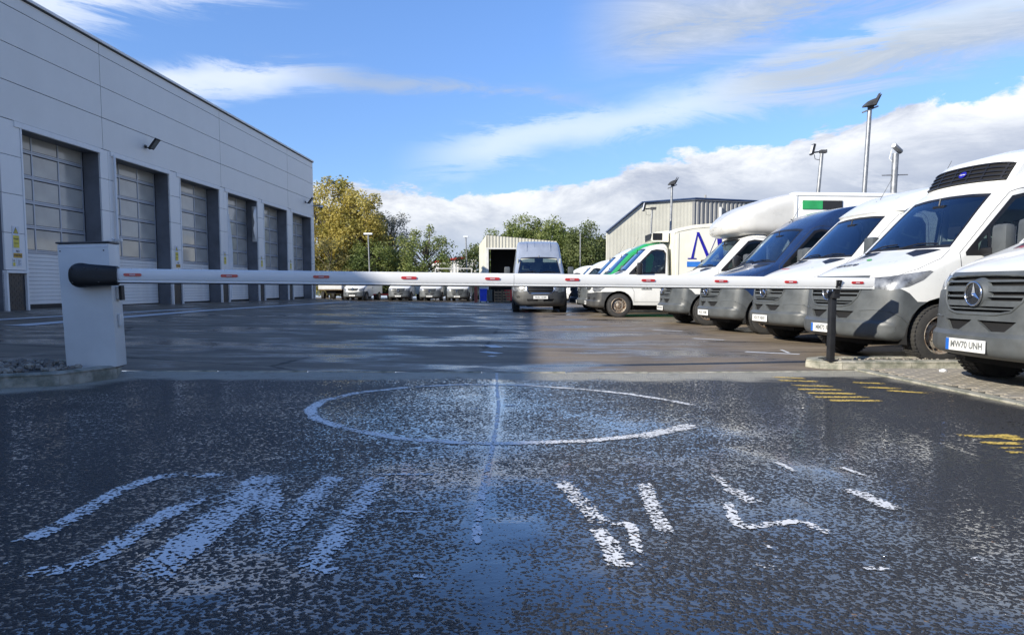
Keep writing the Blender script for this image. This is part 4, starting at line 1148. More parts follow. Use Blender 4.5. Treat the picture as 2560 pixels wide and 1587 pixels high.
def pip(p, poly):
    c = False; x, y = p; n = len(poly)
    for i in range(n):
        (x1, y1), (x2, y2) = poly[i], poly[i - 1]
        if (y1 > y) != (y2 > y) and x < (x2 - x1) * (y - y1) / (y2 - y1) + x1: c = not c
    return c


def make_shell(profile, step=.055, Rr=.10):
    P = resample(profile, step); n = len(P); N = []
    for i in range(n):
        d = (P[min(i + 1, n - 1)] - P[max(i - 1, 0)]).normalized(); N.append(Vector((-d.y, d.x)))   # outward for this winding
    rows = []
    th = [R(90 * k / 5) for k in range(6)]
    for p, nn in zip(P, N):
        row = []; W = lerp_tab(WTAB, p.y)
        for k in range(7): row.append((p.x, (W - Rr) * k / 7, p.y))
        for t in th:
            q = p - nn * (Rr * (1 - cos(t))); row.append((q.x, lerp_tab(WTAB, q.y) - Rr + Rr * sin(t), q.y))
        rows.append(row)
    bm = bmesh.new(); m_ = len(rows[0]); V = {}
    def vert(x, y, z):
        k = (round(x, 4), round(y, 4), round(z, 4))
        if k not in V: V[k] = bm.verts.new((x, y, z))
        return V[k]
    for sgn in (1, -1):
        G = [[vert(x, sgn * y, z) for x, y, z in r] for r in rows]
        for i in range(n - 1):
            for j in range(m_ - 1):
                q = [G[i][j], G[i][j + 1], G[i + 1][j + 1], G[i + 1][j]]
                if sgn < 0: q.reverse()
                if len(set(q)) == 4:
                    try: bm.faces.new(q)
                    except ValueError: pass
        # flat side filled from the inset profile
        loop = [G[i][-1] for i in range(n)]
        if sgn > 0: loop.reverse()
        f = bm.faces.new(loop); fs = [f]
        zs = [.36 + .13 * k for k in range(18)]; xsx = [.2 + .17 * k for k in range(12)] + [2.5 + .5 * k for k in range(8)]
        for ax, vals in ((Vector((0, 0, 1)), zs), (Vector((1, 0, 0)), xsx)):
            for v_ in vals:
                es = set(e for q in fs for e in q.edges); vv = set(v for q in fs for v in q.verts)
                rs_ = bmesh.ops.bisect_plane(bm, geom=list(fs) + list(es) + list(vv), dist=1e-5, plane_co=ax * v_, plane_no=ax)
                fs = [q for q in rs_['geom'] if isinstance(q, bmesh.types.BMFace)]
        for v in set(v for q in fs for v in q.verts):
            v.co.y = sgn * lerp_tab(WTAB, v.co.z)
    for v in bm.verts: v.co = deform(*v.co)
    bmesh.ops.remove_doubles(bm, verts=bm.verts[:], dist=.0008)
    bm.normal_update()
    if sum(f.normal.z * f.calc_area() for f in bm.faces if f.calc_center_median().z > 1.9) < 0:
        bmesh.ops.reverse_faces(bm, faces=bm.faces[:]); bm.normal_update()
    return bm


AX = {'side': (Vector((1, 0, 0)), Vector((0, 0, 1))), 'front': (Vector((0, 1, 0)), Vector((0, 0, 1))), 'top': (Vector((1, 0, 0)), Vector((0, 1, 0)))}


def cut(bm, poly, ax, sel=None):
    U, V = AX[ax] if isinstance(ax, str) else ax
    u0 = min(p[0] for p in poly); u1 = max(p[0] for p in poly); v0 = min(p[1] for p in poly); v1 = max(p[1] for p in poly)
    fs = []
    for f in bm.faces:
        us = [v.co.dot(U) for v in f.verts]; vs = [v.co.dot(V) for v in f.verts]
        if max(us) < u0 or min(us) > u1 or max(vs) < v0 or min(vs) > v1: continue
        if sel and not sel(f.calc_center_median(), f.normal): continue
        fs.append(f)
    n = len(poly)
    for i in range(n):
        a, b = poly[i], poly[(i + 1) % n]
        es = set(e for q in fs for e in q.edges); vv = set(v for q in fs for v in q.verts)
        no = U * (b[1] - a[1]) - V * (b[0] - a[0])
        if no.length < 1e-6: continue
        r_ = bmesh.ops.bisect_plane(bm, geom=list(fs) + list(es) + list(vv), dist=1e-5, plane_co=U * a[0] + V * a[1], plane_no=no.normalized())
        fs = [q for q in r_['geom'] if isinstance(q, bmesh.types.BMFace)]
    return [f for f in fs if pip((f.calc_center_median().dot(U), f.calc_center_median().dot(V)), poly)]


def extract(faces, off=0., th=.02):
    """copy faces, shifted along the surface normal, with a rim turned inwards"""
    idx = {}; vs = []; fs = []
    for f in faces:
        for v in f.verts:
            if v not in idx: idx[v] = len(vs); vs.append(v.co + v.normal * off)
        fs.append(tuple(idx[v] for v in f.verts))
    fset = set(faces); n0 = len(vs); inner = {}
    if th:
        for f in faces:
            for lp in f.loops:
                e = lp.edge
                if sum(1 for q in e.link_faces if q in fset) == 1:
                    a, b = lp.vert, lp.link_loop_next.vert
                    for v in (a, b):
                        if v not in inner: inner[v] = len(vs); vs.append(v.co + v.normal * (off - th))
                    fs.append((idx[b], idx[a], inner[a], inner[b]))
    return vs, fs


def raw_mesh(name, vs, fs, smooth=32):
    me = bpy.data.meshes.new(name); me.from_pydata([tuple(v) for v in vs], [], fs)
    bm = bmesh.new(); bm.from_mesh(me)
    for f in bm.faces: f.smooth = True
    for e in bm.edges:
        if len(e.link_faces) == 2 and e.calc_face_angle(0) > R(smooth): e.smooth = False
    bm.to_mesh(me); bm.free(); return me


def circle(cx_, cz_, r, n=22): return [(cx_ + r * cos(2 * pi * k / n), cz_ + r * sin(2 * pi * k / n)) for k in range(n)]


def drape(bvh, pts, off=.002):
    out = []
    for p in pts:
        q = bvh.find_nearest(Vector(p)); out.append(q[0] + q[1] * off)
    return out


def dense(pts, st=.06, closed=False):
    P = [Vector(p) for p in pts]; out = []
    if closed: P.append(P[0])
    for a, b in zip(P[:-1], P[1:]):
        n = max(1, int((b - a).length / st)); out += [a.lerp(b, i / n) for i in range(n)]
    out.append(P[-1]); return out


def cabin_parts(kind, roof, rear):
    """all meshes of one van type, worked out once: list of (name, parent, mesh, material key)"""
    prof = {'ford': FORD}.get(kind) or (NOSE + (HIGH if roof == 'high' else LOW))
    bm = make_shell(prof); bvh = BVHTree.FromBMesh(bm)
    out = []
    def take(name, parent, faces, mk, off=0., th=.02, kill=True):
        vs, fs = extract(faces, off, th)
        if fs: out.append((name, parent, raw_mesh(name, vs, fs), mk))
        if kill: bmesh.ops.delete(bm, geom=faces, context='FACES')
    new = kind == 'new'; ford = kind == 'ford'
    # windscreen
    wt, wb_ = (2.03, 1.435) if ford else (2.12, 1.435)
    front = lambda c, n: n.x < -.25 and c.x < 2.1
    ws = [(-.80, wb_), (0, wb_ + .0), (.80, wb_), (.685, wt), (.4, wt + .025), (0, wt + .035), (-.4, wt + .025), (-.685, wt)]
    take('windscreen', None, cut(bm, [(y * .955, 1.475 if z < 1.6 else z - .035) for y, z in ws], 'front', front), 'glass', -.006, 0)
    take('windscreen_seal', None, cut(bm, ws, 'front', front), 'blackpl', -.002, .03)
    # doors and windows
    for s in (1, -1):
        sd = lambda c, n, s=s: c.y * s > .45 and abs(n.y) > .3
        win = [(1.60, 1.40), (2.34, 1.40), (2.36, 1.95), (2.30, 2.04), (2.10, 2.065), (1.98, 2.03), (1.60, 1.66)] if not ford else [(1.52, 1.40), (2.30, 1.40), (2.32, 1.92), (2.26, 1.99), (2.0, 2.0), (1.86, 1.95), (1.52, 1.62)]
        qtr = [(1.42, 1.38), (1.56, 1.38), (1.56, 1.60), (1.42, 1.47)] if not ford else [(1.36, 1.38), (1.48, 1.38), (1.48, 1.56), (1.36, 1.45)]
        border = [(1.24, 1.325), (2.37, 1.345), (2.40, 1.98), (2.33, 2.085), (2.10, 2.11), (1.94, 2.075), (1.24, 1.37)] if not ford else [(1.20, 1.33), (2.33, 1.345), (2.36, 1.94), (2.28, 2.03), (2.0, 2.045), (1.84, 1.99), (1.2, 1.37)]
        take('side_window', 'door%d' % s, cut(bm, win, 'side', sd), 'sideglass', -.008, 0)
        take('quarter_window', 'door%d' % s, cut(bm, qtr, 'side', sd), 'sideglass', -.008, 0)
        take('window_frame', 'door%d' % s, cut(bm, border, 'side', sd), 'blackpl', -.003, .02)
        door = [(1.40, .48), (2.43, .48), (2.44, 2.06), (2.36, 2.15), (2.10, 2.175), (1.92, 2.14), (1.52, 1.75), (1.16, 1.38), (1.17, 1.2), (1.30, .98), (1.40, .80)]
        if ford: door = [(x_ - .04, z_ if z_ < 1.9 else z_ - .06) for x_, z_ in door]
        take('door', None, cut(bm, door, 'side', sd), 'body', -.001, .02)
        out[-1] = ('door', 'KEEP%d' % s, *out[-1][2:])
        sm = drape(bvh, dense([(x_, s * lerp_tab(WTAB, z_), z_) for x_, z_ in door], .05, True), -.001)
        out.append(('door_seam', 'door%d' % s, MB().tube(sm, .0045, 5, cap=False).mesh('door_seam', 60), 'joint'))
        hd = MB().cbox(2.22, 2.38, .99 if s > 0 else -1.02, 1.02 if s > 0 else -.99, 1.08, 1.12, .01)
        out.append(('handle', 'door%d' % s, hd.mesh('handle'), 'blackpl'))
        # wheel openings
        for cxw, need in ((.93, True), (4.69, roof == 'high')):
            if need:
                f_ = cut(bm, circle(cxw, .37, .452), 'side', lambda c, n, s=s: c.y * s > .55); bmesh.ops.delete(bm, geom=f_, context='FACES')
                mb = MB(); k = 14
                ys_ = (s * .58, s * .965)
                vs = [(cxw + .455 * cos(pi * i / k), y_, .35 + .455 * sin(pi * i / k)) for y_ in ys_ for i in range(-1, k + 2)]; m2 = k + 3
                mb.add(vs + [(cxw, s * .58, .34)], [(i, i + 1, m2 + i + 1, m2 + i) for i in range(m2 - 1)] + [tuple(range(m2))]); out.append(('wheel_well', None, mb.mesh('wheel_well', 60), 'void'))
        # headlamp: cut looking from the front quarter
        AXD = (Vector((1, s, 0)).normalized(), Vector((0, 0, 1)))
        hp = {'new': [(.50, .985), (.50, 1.055), (.80, 1.075), (1.22, 1.145), (1.25, 1.13), (1.16, 1.03), (1.02, .95), (.84, .905), (.62, .93)],
              'old': [(.50, .84), (.50, .98), (.70, 1.04), (1.10, 1.14), (1.14, 1.10), (1.06, .95), (.90, .80), (.62, .78)],
              'ford': [(.47, .84), (.52, 1.01), (.80, 1.06), (1.14, 1.12), (1.16, 1.06), (1.06, .90), (.86, .78), (.56, .74)]}[kind]
        fs_ = cut(bm, hp, AXD, lambda c, n, s=s: c.y * s > .42 and c.x < 1.0)
        take('headlamp_bezel', None, fs_, 'blackpl', -.025, 0, kill=False)
        take('headlamp', None, fs_, 'lamp', .002, .03)
        sm = drape(bvh, dense([(x_, s * y_, z_) for x_, y_, z_ in ((.16, .50, 1.08), (.26, .70, 1.08), (.40, .88, 1.11), (.62, .93, 1.17), (.95, .90, 1.27), (1.12, .84, 1.40))], .05), 0)
        out.append(('bonnet_seam', None, MB().tube(sm, .004, 5, cap=False).mesh('bonnet_seam', 60), 'joint'))
        # bonnet vent by the windscreen
        vt = [(.93, .30), (1.05, .34), (1.10, .72), (.84, .56)] if not ford else [(.95, .3), (1.0, .34), (1.03, .7), (.9, .5)]
        take('bonnet_vent', None, cut(bm, [(x_, s * y_) for x_, y_ in vt], 'top', lambda c, n: n.z > .5 and c.z < 1.6), 'blackpl', .003, .006, kill=False)
    # grille
    fr = lambda c, n: c.x < .5 and n.x < -.2
    if new:
        gp = [(-.56, 1.085), (.56, 1.085), (.585, 1.02), (.50, .82), (.40, .73), (.25, .70), (-.25, .70), (-.40, .73), (-.50, .82), (-.585, 1.02)]
        bands = [(1.045, 1.09), (.990, 1.008), (.905, .955), (.855, .872), (.775, .825), (.745, .758), (.69, .722)]
    elif ford:
        gp = [(-.52, 1.02), (.52, 1.02), (.47, .80), (.38, .69), (-.38, .69), (-.47, .80)]; bands = [(.985, 1.03), (.90, .94), (.815, .85), (.73, .76), (.68, .70)]
    else:
        gp = [(-.50, 1.05), (.50, 1.05), (.44, .92), (.34, .85), (-.34, .85), (-.44, .92)]; bands = [(1.02, 1.06), (.965, .985), (.91, .93), (.84, .868)]
    fs_ = cut(bm, gp, 'front', fr)
    for z0, z1 in bands:
        sub = cut(bm, [(-.7, z0), (.7, z0), (.7, z1), (-.7, z1)], 'front', lambda c, n: fr(c, n) and pip((c.y, c.z), gp))
        sub = [f for f in sub if pip((f.calc_center_median().y, f.calc_center_median().z), gp)]
        take('grille_bar', 'grille', sub, 'bumper' if not ford else 'blackpl', .008, .035, kill=False)
    fs_ = [f for f in bm.faces if fr(f.calc_center_median(), f.normal) and pip((f.calc_center_median().y, f.calc_center_median().z), gp)]
    hub = [f for f in fs_ if abs(f.calc_center_median().y) < .13]
    if not ford:
        zc = .885 if new else .955
        out.append(('emblem_mount', 'grille', MB().lathe([(0, .0), (.115, .0), (.135, .03), (.15, .07)], (.055, 0, zc), 'x', 24).mesh('emblem_mount', 40), 'bumper'))
    take('grille', None, fs_, 'void', -.035, 0)
    rim = drape(bvh, dense([(.1, y_, z_) for y_, z_ in gp], .05, True), .004)
    out.append(('grille_rim', 'grille', MB().tube(rim, .012 if not ford else .016, 6, cap=False).mesh('grille_rim', 60), 'bumper' if new else 'chrome' if ford else 'bumper'))
    # lower intakes
    for s in (1, -1):
        lp = [(s * .035, .648), (s * .46, .645), (s * .36, .555), (s * .20, .550), (s * .06, .63)] if new else [(s * .10, .50), (s * .50, .50), (s * .46, .41), (s * .10, .41)] if ford else [(s * .02, .62), (s * .42, .62), (s * .36, .53), (s * .02, .53)]
        take('lower_intake', None, cut(bm, lp, 'front', fr), 'void', -.03, 0)
        if ford or not new:
            fo = cut(bm, [(s * (.80 if ford else .70) + .07 * cos(2 * pi * k / 10), .575 + .05 * sin(2 * pi * k / 10)) for k in range(10)], 'front', lambda c, n: c.x < .6)
            take('fog_lamp', None, fo, 'lamp', .004, .01, kill=False)
        if new:     # moulded crease sweeping round each bumper corner
            cr = drape(bvh, dense([(.05, s * .56, .665), (.12, s * .75, .675), (.28, s * .90, .655), (.42, s * .96, .58), (.50, s * .98, .50)], .05), .004)
            out.append(('bumper_crease', None, MB().tube(cr, .009, 6, cap=False).mesh('bumper_crease', 60), 'bumper'))
    # bumper
    bp = {'new': [(-.2, 0), (-.2, .925), (.40, .925), (.50, .87), (.60, .77), (.95, .77), (.95, 0)], 'old': [(-.2, 0), (-.2, .70), (.25, .78), (.45, .79), (.95, .79), (.95, 0)], 'ford': [(-.2, 0), (-.2, .78), (.30, .80), (.95, .80), (.95, 0)]}[kind]
    fs_ = cut(bm, bp, 'side', None)
    take('bumper', None, fs_, 'bump', .004, .03)
    if kind == 'old':
        for s in (1, -1):
            take('rubbing_strip', None, cut(bm, [(1.46, .58), (rear, .58), (rear, .77), (1.46, .77)], 'side', lambda c, n, s=s: c.y * s > .5), 'bumper_dk', .008, .02, kill=False)
    vs, fs = extract(list(bm.faces), 0, .015)
    out.append(('body', None, raw_mesh('body', vs, fs), 'body'))
    # inside
    mb = MB().box(1.2, rear - .05, -.88, .88, .45, .52); out.append(('cab_floor', None, mb.mesh('cab_floor'), 'dash'))
    mb = MB().box(.35, min(rear, 5.8) - .05, -.50, .50, .22, .34).box(1.5, min(rear, 5.7) - .05, -.85, .85, .34, .40); out.append(('chassis', None, mb.mesh('chassis'), 'void'))
    ds = MB().prism([(1.18, 1.02), (1.18, 1.40), (1.45, 1.395), (1.62, 1.30), (1.66, 1.0)], -.84, .84, 'y'); out.append(('dashboard', None, ds.mesh('dashboard'), 'dash'))
    if roof == 'high': bk = MB().box(2.52, 2.56, -.86, .86, .5, 2.15)
    else: bk = MB().box(2.38, 2.40, -.84, .84, .5, 1.95)
    out.append(('bulkhead', None, bk.mesh('bulkhead'), 'bulk'))
    for yc, w_ in ((.44, .25), (-.30, .25), (-.66, .17)):
        st_ = MB().cbox(1.72, 2.16, yc - w_ + .01, yc + w_ - .01, .85, 1.02, .04).prism([(2.08, .98), (2.20, .95), (2.36, 1.58), (2.26, 1.60)], yc - w_ + .02, yc + w_ - .02, 'y').cbox(2.26, 2.36, yc - .13, yc + .13, 1.62, 1.80, .03)
        out.append(('seat', None, st_.mesh('seat', 40), 'seat'))
    stw = MB(); ring = []
    c0 = Vector((1.70, .42, 1.30)); ax_ = Vector((-.5, 0, -.86)).normalized(); e1 = Vector((0, 1, 0)); e2 = ax_.cross(e1)
    stw.tube([c0 + (e1 * cos(2 * pi * k / 20) + e2 * sin(2 * pi * k / 20)) * .19 for k in range(21)], .016, 6, cap=False).tube([c0 - e1 * .18, c0 + e1 * .18], .018, 6).tube([c0, c0 + ax_ * .2], .03, 6)
    out.append(('steering_wheel', None, stw.mesh('steering_wheel', 50), 'blackpl'))
    mir = MB().cbox(1.62, 1.66, -.10, .10, 1.96, 2.03, .01).tube([(1.64, 0, 2.03), (1.66, 0, 2.13)], .012, 6)
    out.append(('rear_view_mirror', None, mir.mesh('rear_view_mirror'), 'blackpl'))
    # wipers
    for y0, y1 in ((.72, .12), (.02, -.60)):
        wp = drape(bvh, dense([(1.06, y0, 1.44), (1.13, (y0 + y1) / 2, 1.50), (1.14, y1, 1.50)], .08), .012)
        out.append(('wiper', None, MB().tube(wp, .010, 5).mesh('wiper', 60), 'blackpl'))
    # mirrors
    for s in (1, -1):
        big = kind != 'old'
        mb = MB().cbox(-.075, .075, -.115, .115, -.19, .19, .05)
        mb.xf(lambda v: Vector((v.x * (1 - .25 * (v.z + .19)) + 1.52, (v.y * (1 - .4 * max(0, v.z)) + 1.20 * 1) * s, v.z + 1.50)))
        out.append(('mirror', None, mb.mesh('mirror', 50), 'mirror'))
        a = MB().cbox(1.44, 1.53, min(s * .93, s * 1.12), max(s * .93, s * 1.12), 1.335, 1.42, .015); out.append(('mirror_arm', None, a.mesh('mirror_arm', 40), 'blackpl'))
        a = MB().cbox(1.596, 1.602, min(s * 1.10, s * 1.29), max(s * 1.10, s * 1.29), 1.36, 1.66, .002); out.append(('mirror_glass', None, a.mesh('mirror_glass'), 'chrome'))
    # plate
    px_ = .0 if not ford else .0
    zp = .415 if new else .56 if ford else .44
    out.append(('number_plate', None, MB().cbox(px_ - .022, px_ - .010, -.26, .26, zp - .056, zp + .056, .003).mesh('number_plate'), 'plate'))
    bm.free()
    return out, bvh


def emblem(parent, x, z, r):
    mb = MB(); mb.tube([(x, r * cos(2 * pi * k / 28), z + r * sin(2 * pi * k / 28)) for k in range(29)], r * .085, 8, cap=False)
    o = mb.build('emblem', 'chrome', parent, smooth=60)
    mb = MB().lathe([(0, x + .006), (r * .97, x + .006), (r * .97, x + .014)], (0, 0, z), 'x', 24); mb.build('emblem_back', 'star_dk', o)
    mb = MB()
    for k in range(3):
        a = R(90 + 120 * k); tip = Vector((x, r * .96 * cos(a), z + r * .96 * sin(a))); c = Vector((x - .016, 0, z))
        for sg in (-1, 1):
            b = Vector((x + .002, r * .22 * cos(a + sg * R(60)), z + r * .22 * sin(a + sg * R(60)))); i = len(mb.v); mb.v += [tuple(tip), tuple(c), tuple(b)]; mb.f.append((i, i + 1, i + 2) if sg > 0 else (i + 2, i + 1, i))
    mb.build('star', 'chrome', o)


def wheel_meshes():
    ty = MB().lathe([(.215, -.105), (.23, -.118), (.30, -.122), (.335, -.108), (.348, -.085), (.349, -.03), (.349, .03), (.348, .085), (.335, .108), (.30, .118), (.215, .105)], (0, 0, 0), 'y', 40)
    for k in range(46):          # shoulder lugs
        a = 2 * pi * k / 46
        for y0, y1 in ((-.117, -.045), (-.03, .03), (.045, .117)):
            aa = a + (.03 if y0 > -.04 and y0 < 0 else 0)
            q = [(.345, y0), (.3545, y0), (.3545, y1), (.345, y1)]; i = len(ty.v)
            for da in (-.045, .045):
                for r_, y_ in q: ty.v.append((r_ * cos(aa + da), y_, r_ * sin(aa + da)))
            ty.f += [(i + 1, i + 2, i + 6, i + 5), (i, i + 1, i + 5, i + 4), (i + 2, i + 3, i + 7, i + 6), (i, i + 3, i + 2, i + 1), (i + 4, i + 5, i + 6, i + 7)]
    tyre = ty.mesh('tyre', 35)
    rm = MB().lathe([(.228, -.112), (.218, -.118), (.208, -.108), (.198, -.085), (.196, -.05), (.182, -.035), (.160, -.045), (.135, -.06), (.115, -.062), (.108, -.045), (.075, -.045), (.070, -.052), (.062, -.080), (.05, -.085), (0, -.085)], (0, 0, 0), 'y', 40)
    rim = rm.mesh('rim', 35)
    hl = MB()
    for k in range(16):
        a = 2 * pi * k / 16; hl.lathe([(0, -.0545), (.0155, -.0530), (.0160, -.045)], (.170 * cos(a), 0, .170 * sin(a)), 'y', 9)
    holes = hl.mesh('hole')
    bl = MB()
    for k in range(6):
        a = 2 * pi * k / 6; bl.lathe([(0, -.066), (.011, -.065), (.012, -.045)], (.092 * cos(a), 0, .092 * sin(a)), 'y', 6)
    nuts = bl.mesh('wheel_nut')
    return tyre, rim, holes, nuts


TYRE, RIM, HOLES, NUTS = wheel_meshes()
hubs = MB().lathe([(0, -.105), (.07, -.104), (.17, -.09), (.205, -.075), (.21, -.06)], (0, 0, 0), 'y', 28).mesh('hub_cap', 35)


def add_wheel(parent, x, y, hub=False, steer=0., dbl=False):
    w = empty('wheel', (x, y, .366)); w.parent = parent; w.scale = (1.05, 1.05, 1.05); s = -1 if y < 0 else 1
    w.rotation_euler = (0, rs.uniform(0, 6), 0) if not steer else (0, 0, steer)
    for nm, me, mk in (('tyre', TYRE, 'tyre'), ('rim', RIM, 'steel'), ('holes', HOLES, 'void'), ('wheel_nuts', NUTS, 'steel')):
        o = share(nm, me, mk, w); o.scale = (1, 1 if s < 0 else -1, 1)
        if nm in ('holes', 'wheel_nuts'): o['kind'] = 'stuff'
    if hub: o = share('hub_cap', hubs, 'galv', w); o.scale = (1, 1 if s < 0 else -1, 1)
    return w


PARTS = {}


def plate_print(parent, x, z, blue, seed):
    pl = [c for c in parent.children if c.name.startswith('number_plate')][-1]
    txt = ['MM70 IUY', 'HX19 NNV', 'NU21 HHM', 'MW70 UNH'][seed % 4]
    vs, fs = text_mesh(txt, .085, .003)
    MB().add([(x - .0225, -v.x * .95 - (.02 if blue else 0), v.y + z) for v in vs], fs).build('plate_print', 'inkgrey', pl)
    if blue: MB().box(x - .0250, x - .0222, .215, .258, z - .054, z + .054).build('plate_band', 'plate_blue', pl)


def van(x, y, phi, label, kind='new', roof='high', body='white', bump='bumper', mirror='bumper', rear=5.9, seed=1, cat='van', group=None, z=None, blue=False, zs=1., aerial=True, visors=False, name='delivery_van', hub=False, nowheels=False, flip=False, rearwheels=True):
    root = empty(name, (x, y, g(x, y) if z is None else z), R(phi)); tag(root, label, cat, group)
    key = (kind, roof)
    if key not in PARTS: PARTS[key] = cabin_parts(kind, roof, 2.44 if roof == 'low' else 5.9)
    parts, bvh = PARTS[key]; made = {}
    for nm, par, me, mk in sorted(parts, key=lambda t: 0 if (t[1] is None or str(t[1]).startswith('KEEP')) else 1):
        mk = {'body': body, 'bump': bump, 'mirror': mirror}.get(mk, mk)
        pr = root
        if par and par.startswith('door'): pr = made.get(par, root)
        elif par == 'grille': pr = made.get('grille', root)
        o = share(nm, me, mk, pr)
        if nm == 'door' and par.startswith('KEEP'): made['door' + par[4:]] = o
        if nm == 'grille': made['grille'] = o
    if kind != 'ford': emblem(root, .038 if kind == 'new' else .045, .885 if kind == 'new' else .955, .107 if kind == 'new' else .085)
    plate_print(root, .0, .415 if kind == 'new' else .56 if kind == 'ford' else .44, blue, seed)
    if not nowheels:
        for s in (1, -1):
            add_wheel(root, .93, s * .865, hub)
            if rearwheels: add_wheel(root, 4.69 if roof == 'high' else rear - 1.35, s * .865, hub)
    if aerial:
        a = bvh.find_nearest(Vector((1.95, .0, 2.3)))[0] if aerial is True else bvh.find_nearest(Vector(aerial))[0]
        MB().tube([a, a + Vector((.10, 0, .04)), a + Vector((.03, -.02, .07))], .012, 6).tube([a + Vector((.08, 0, .05)), a + Vector((.30, -.04, .48))], .005, 5, .003).build('aerial', 'rubber', root)
    if visors:
        for s in (1, -1): MB().cbox(1.60, 1.615, s * .42 - .26, s * .42 + .26, 1.86, 2.0, .005).build('sun_visor', 'visor', root)
        for s in (1, -1): MB().cbox(1.50, 1.60, s * .80 - .02, s * .80 + .02, 1.5, 2.0, .005).build('pillar_trim', 'visor', root)
    root.scale = (1, 1, zs)
    return root, bvh


def hood_print(root, bvh, txt, size, x, y, m, bold=.0, shear=0., sx=1.):
    vs, fs = text_mesh(txt, size, bold, 'CENTER', shear); out = []
    for v in vs:
        h = bvh.ray_cast(Vector((x + v.y, y - v.x * sx, 3)), Vector((0, 0, -1))); out.append((x + v.y, y - v.x * sx, (h[0].z if h[0] else 1.3) + .008))
    MB().add(out, fs).build('lettering', m, root)


def boxbody(root, x0, x1, w, z0, z1, m, chamfer=.03, label=None):
    o = MB().cbox(x0, x1, -w, w, z0, z1, chamfer).build('cargo_box', m, root, smooth=40)
    mb = MB()
    for s in (1, -1):
        y0, y1 = (w + .001, w + .018) if s > 0 else (-w - .018, -w - .001)
        for z_ in (z0 + .02, z1 - .09): mb.cbox(x0 + .03, x1 - .03, y0, y1, z_, z_ + .07, .004)
        for xx in (x0 + .0, x1 - .09): mb.cbox(xx + .005, xx + .085, y0 - .001, y1 + .001, z0 + .095, z1 - .095, .004)
    mb.build('box_edge_rail', m, o)
    MB().box(x0 + .2, x1 - .05, -.45, .45, .5, z0 - .002).build('subframe', 'void', root)
    return o


# V1: nearest, cut by the right edge
v1, b1 = van(4.18, 6.78, 4, 'nearest white van at the right edge, grey grille with chrome star facing the road', seed=11, blue=True, group='vans parked in the right-hand row')
hood_print(v1, b1, 'HAPPY TO DELIVER', .125, .83, -.05, 'inkred', .004)
# V2
v2, b2 = van(4.12, 9.76, 10, 'white refrigerated van with black roof cooling unit behind the barrier post', seed=12, blue=True, aerial=(2.0, .62, 2.25), group='vans parked in the right-hand row')
hood_print(v2, b2, 'encare', .16, .50, .26, 'ink', .005)
lf = []
for k in range(14):
    t = 2 * pi * k / 14; lf.append((.70 + .035 * sin(t) - .04 * cos(t), .10 - .09 * cos(t)))
vv_ = []
for a, b in lf:
    h = b2.ray_cast(Vector((a, b, 3)), Vector((0, 0, -1))); vv_.append((a, b, h[0].z + .004))
MB().add(vv_, [tuple(range(14))]).build('leaf_print', 'leafgreen', v2)
# cooling unit moulded onto the roof
un = MB(); W1, W2 = .74, .70
pr = [(1.93, 2.235), (1.90, 2.285), (2.06, 2.56), (2.14, 2.64), (2.6, 2.76), (3.1, 2.79), (3.4, 2.74), (3.45, 2.62), (2.35, 2.40)]
vs = [];
for y_ in (-1, -.96, .96, 1):
    k_ = .93 if abs(y_) == 1 else 1.
    for i, (x_, z_) in enumerate(pr): vs.append((x_ + (.22 + .12) * abs(y_) ** 2.6 * .74 ** 2.6 + (0 if abs(y_) < 1 else .02), y_ * W1, 2.35 + (z_ - 2.35) * k_ - .02))
n = len(pr); fs = [tuple(range(n)), tuple(range(3 * n, 4 * n))] + [(j * n + i, j * n + (i + 1) % n, (j + 1) * n + (i + 1) % n, (j + 1) * n + i) for j in range(3) for i in range(n)]
vs2 = []
NJ = 13; un = MB(); vv2 = []
for j in range(NJ):
    yy = -W1 + 2 * W1 * j / (NJ - 1); e_ = (abs(yy) / W1) ** 6
    for x_, z_ in pr: vv2.append((x_ + .16 * abs(yy) ** 2.2 + .05 * e_, yy, 2.35 + (z_ - 2.35) * (1 - .14 * e_) - .05 * abs(yy) ** 2))
un.add(vv2, [tuple(range(n)), tuple((NJ - 1) * n + i for i in range(n))] + [(j * n + i, j * n + (i + 1) % n, (j + 1) * n + (i + 1) % n, (j + 1) * n + i) for j in range(NJ - 1) for i in range(n)])
uo = un.build('cooling_unit', 'white', v2, smooth=35)


def on_unit(t, yy, off):
    """point on the sloping front of the unit: t 0..1 up, offset outwards"""
    a = Vector((1.90, 2.285)); b = Vector((2.06, 2.56)); p = a.lerp(b, t); nn = Vector((-(b - a).y, (b - a).x)).normalized(); p = p + nn * off
    e_ = (abs(yy) / W1) ** 6
    return Vector((p.x + .16 * abs(yy) ** 2.2 + .05 * e_, yy, 2.35 + (p.y - 2.35) * (1 - .14 * e_) - .05 * abs(yy) ** 2))


def unit_strip(t0, t1, y0, y1, off, th, name, m, par):
    mb = MB(); k = 20; vs = []
    for i in range(k + 1):
        yy = y0 + (y1 - y0) * i / k
        for t, o_ in ((t0, off), (t1, off), (t1, off - th), (t0, off - th)): vs.append(on_unit(t, yy, o_))
    mb.add(vs, [(i * 4 + a, i * 4 + (a + 1) % 4, i * 4 + 4 + (a + 1) % 4, i * 4 + 4 + a) for i in range(k) for a in range(4)] + [(0, 1, 2, 3), (k * 4, k * 4 + 1, k * 4 + 2, k * 4 + 3)])
    return mb.build(name, m, par, smooth=35)


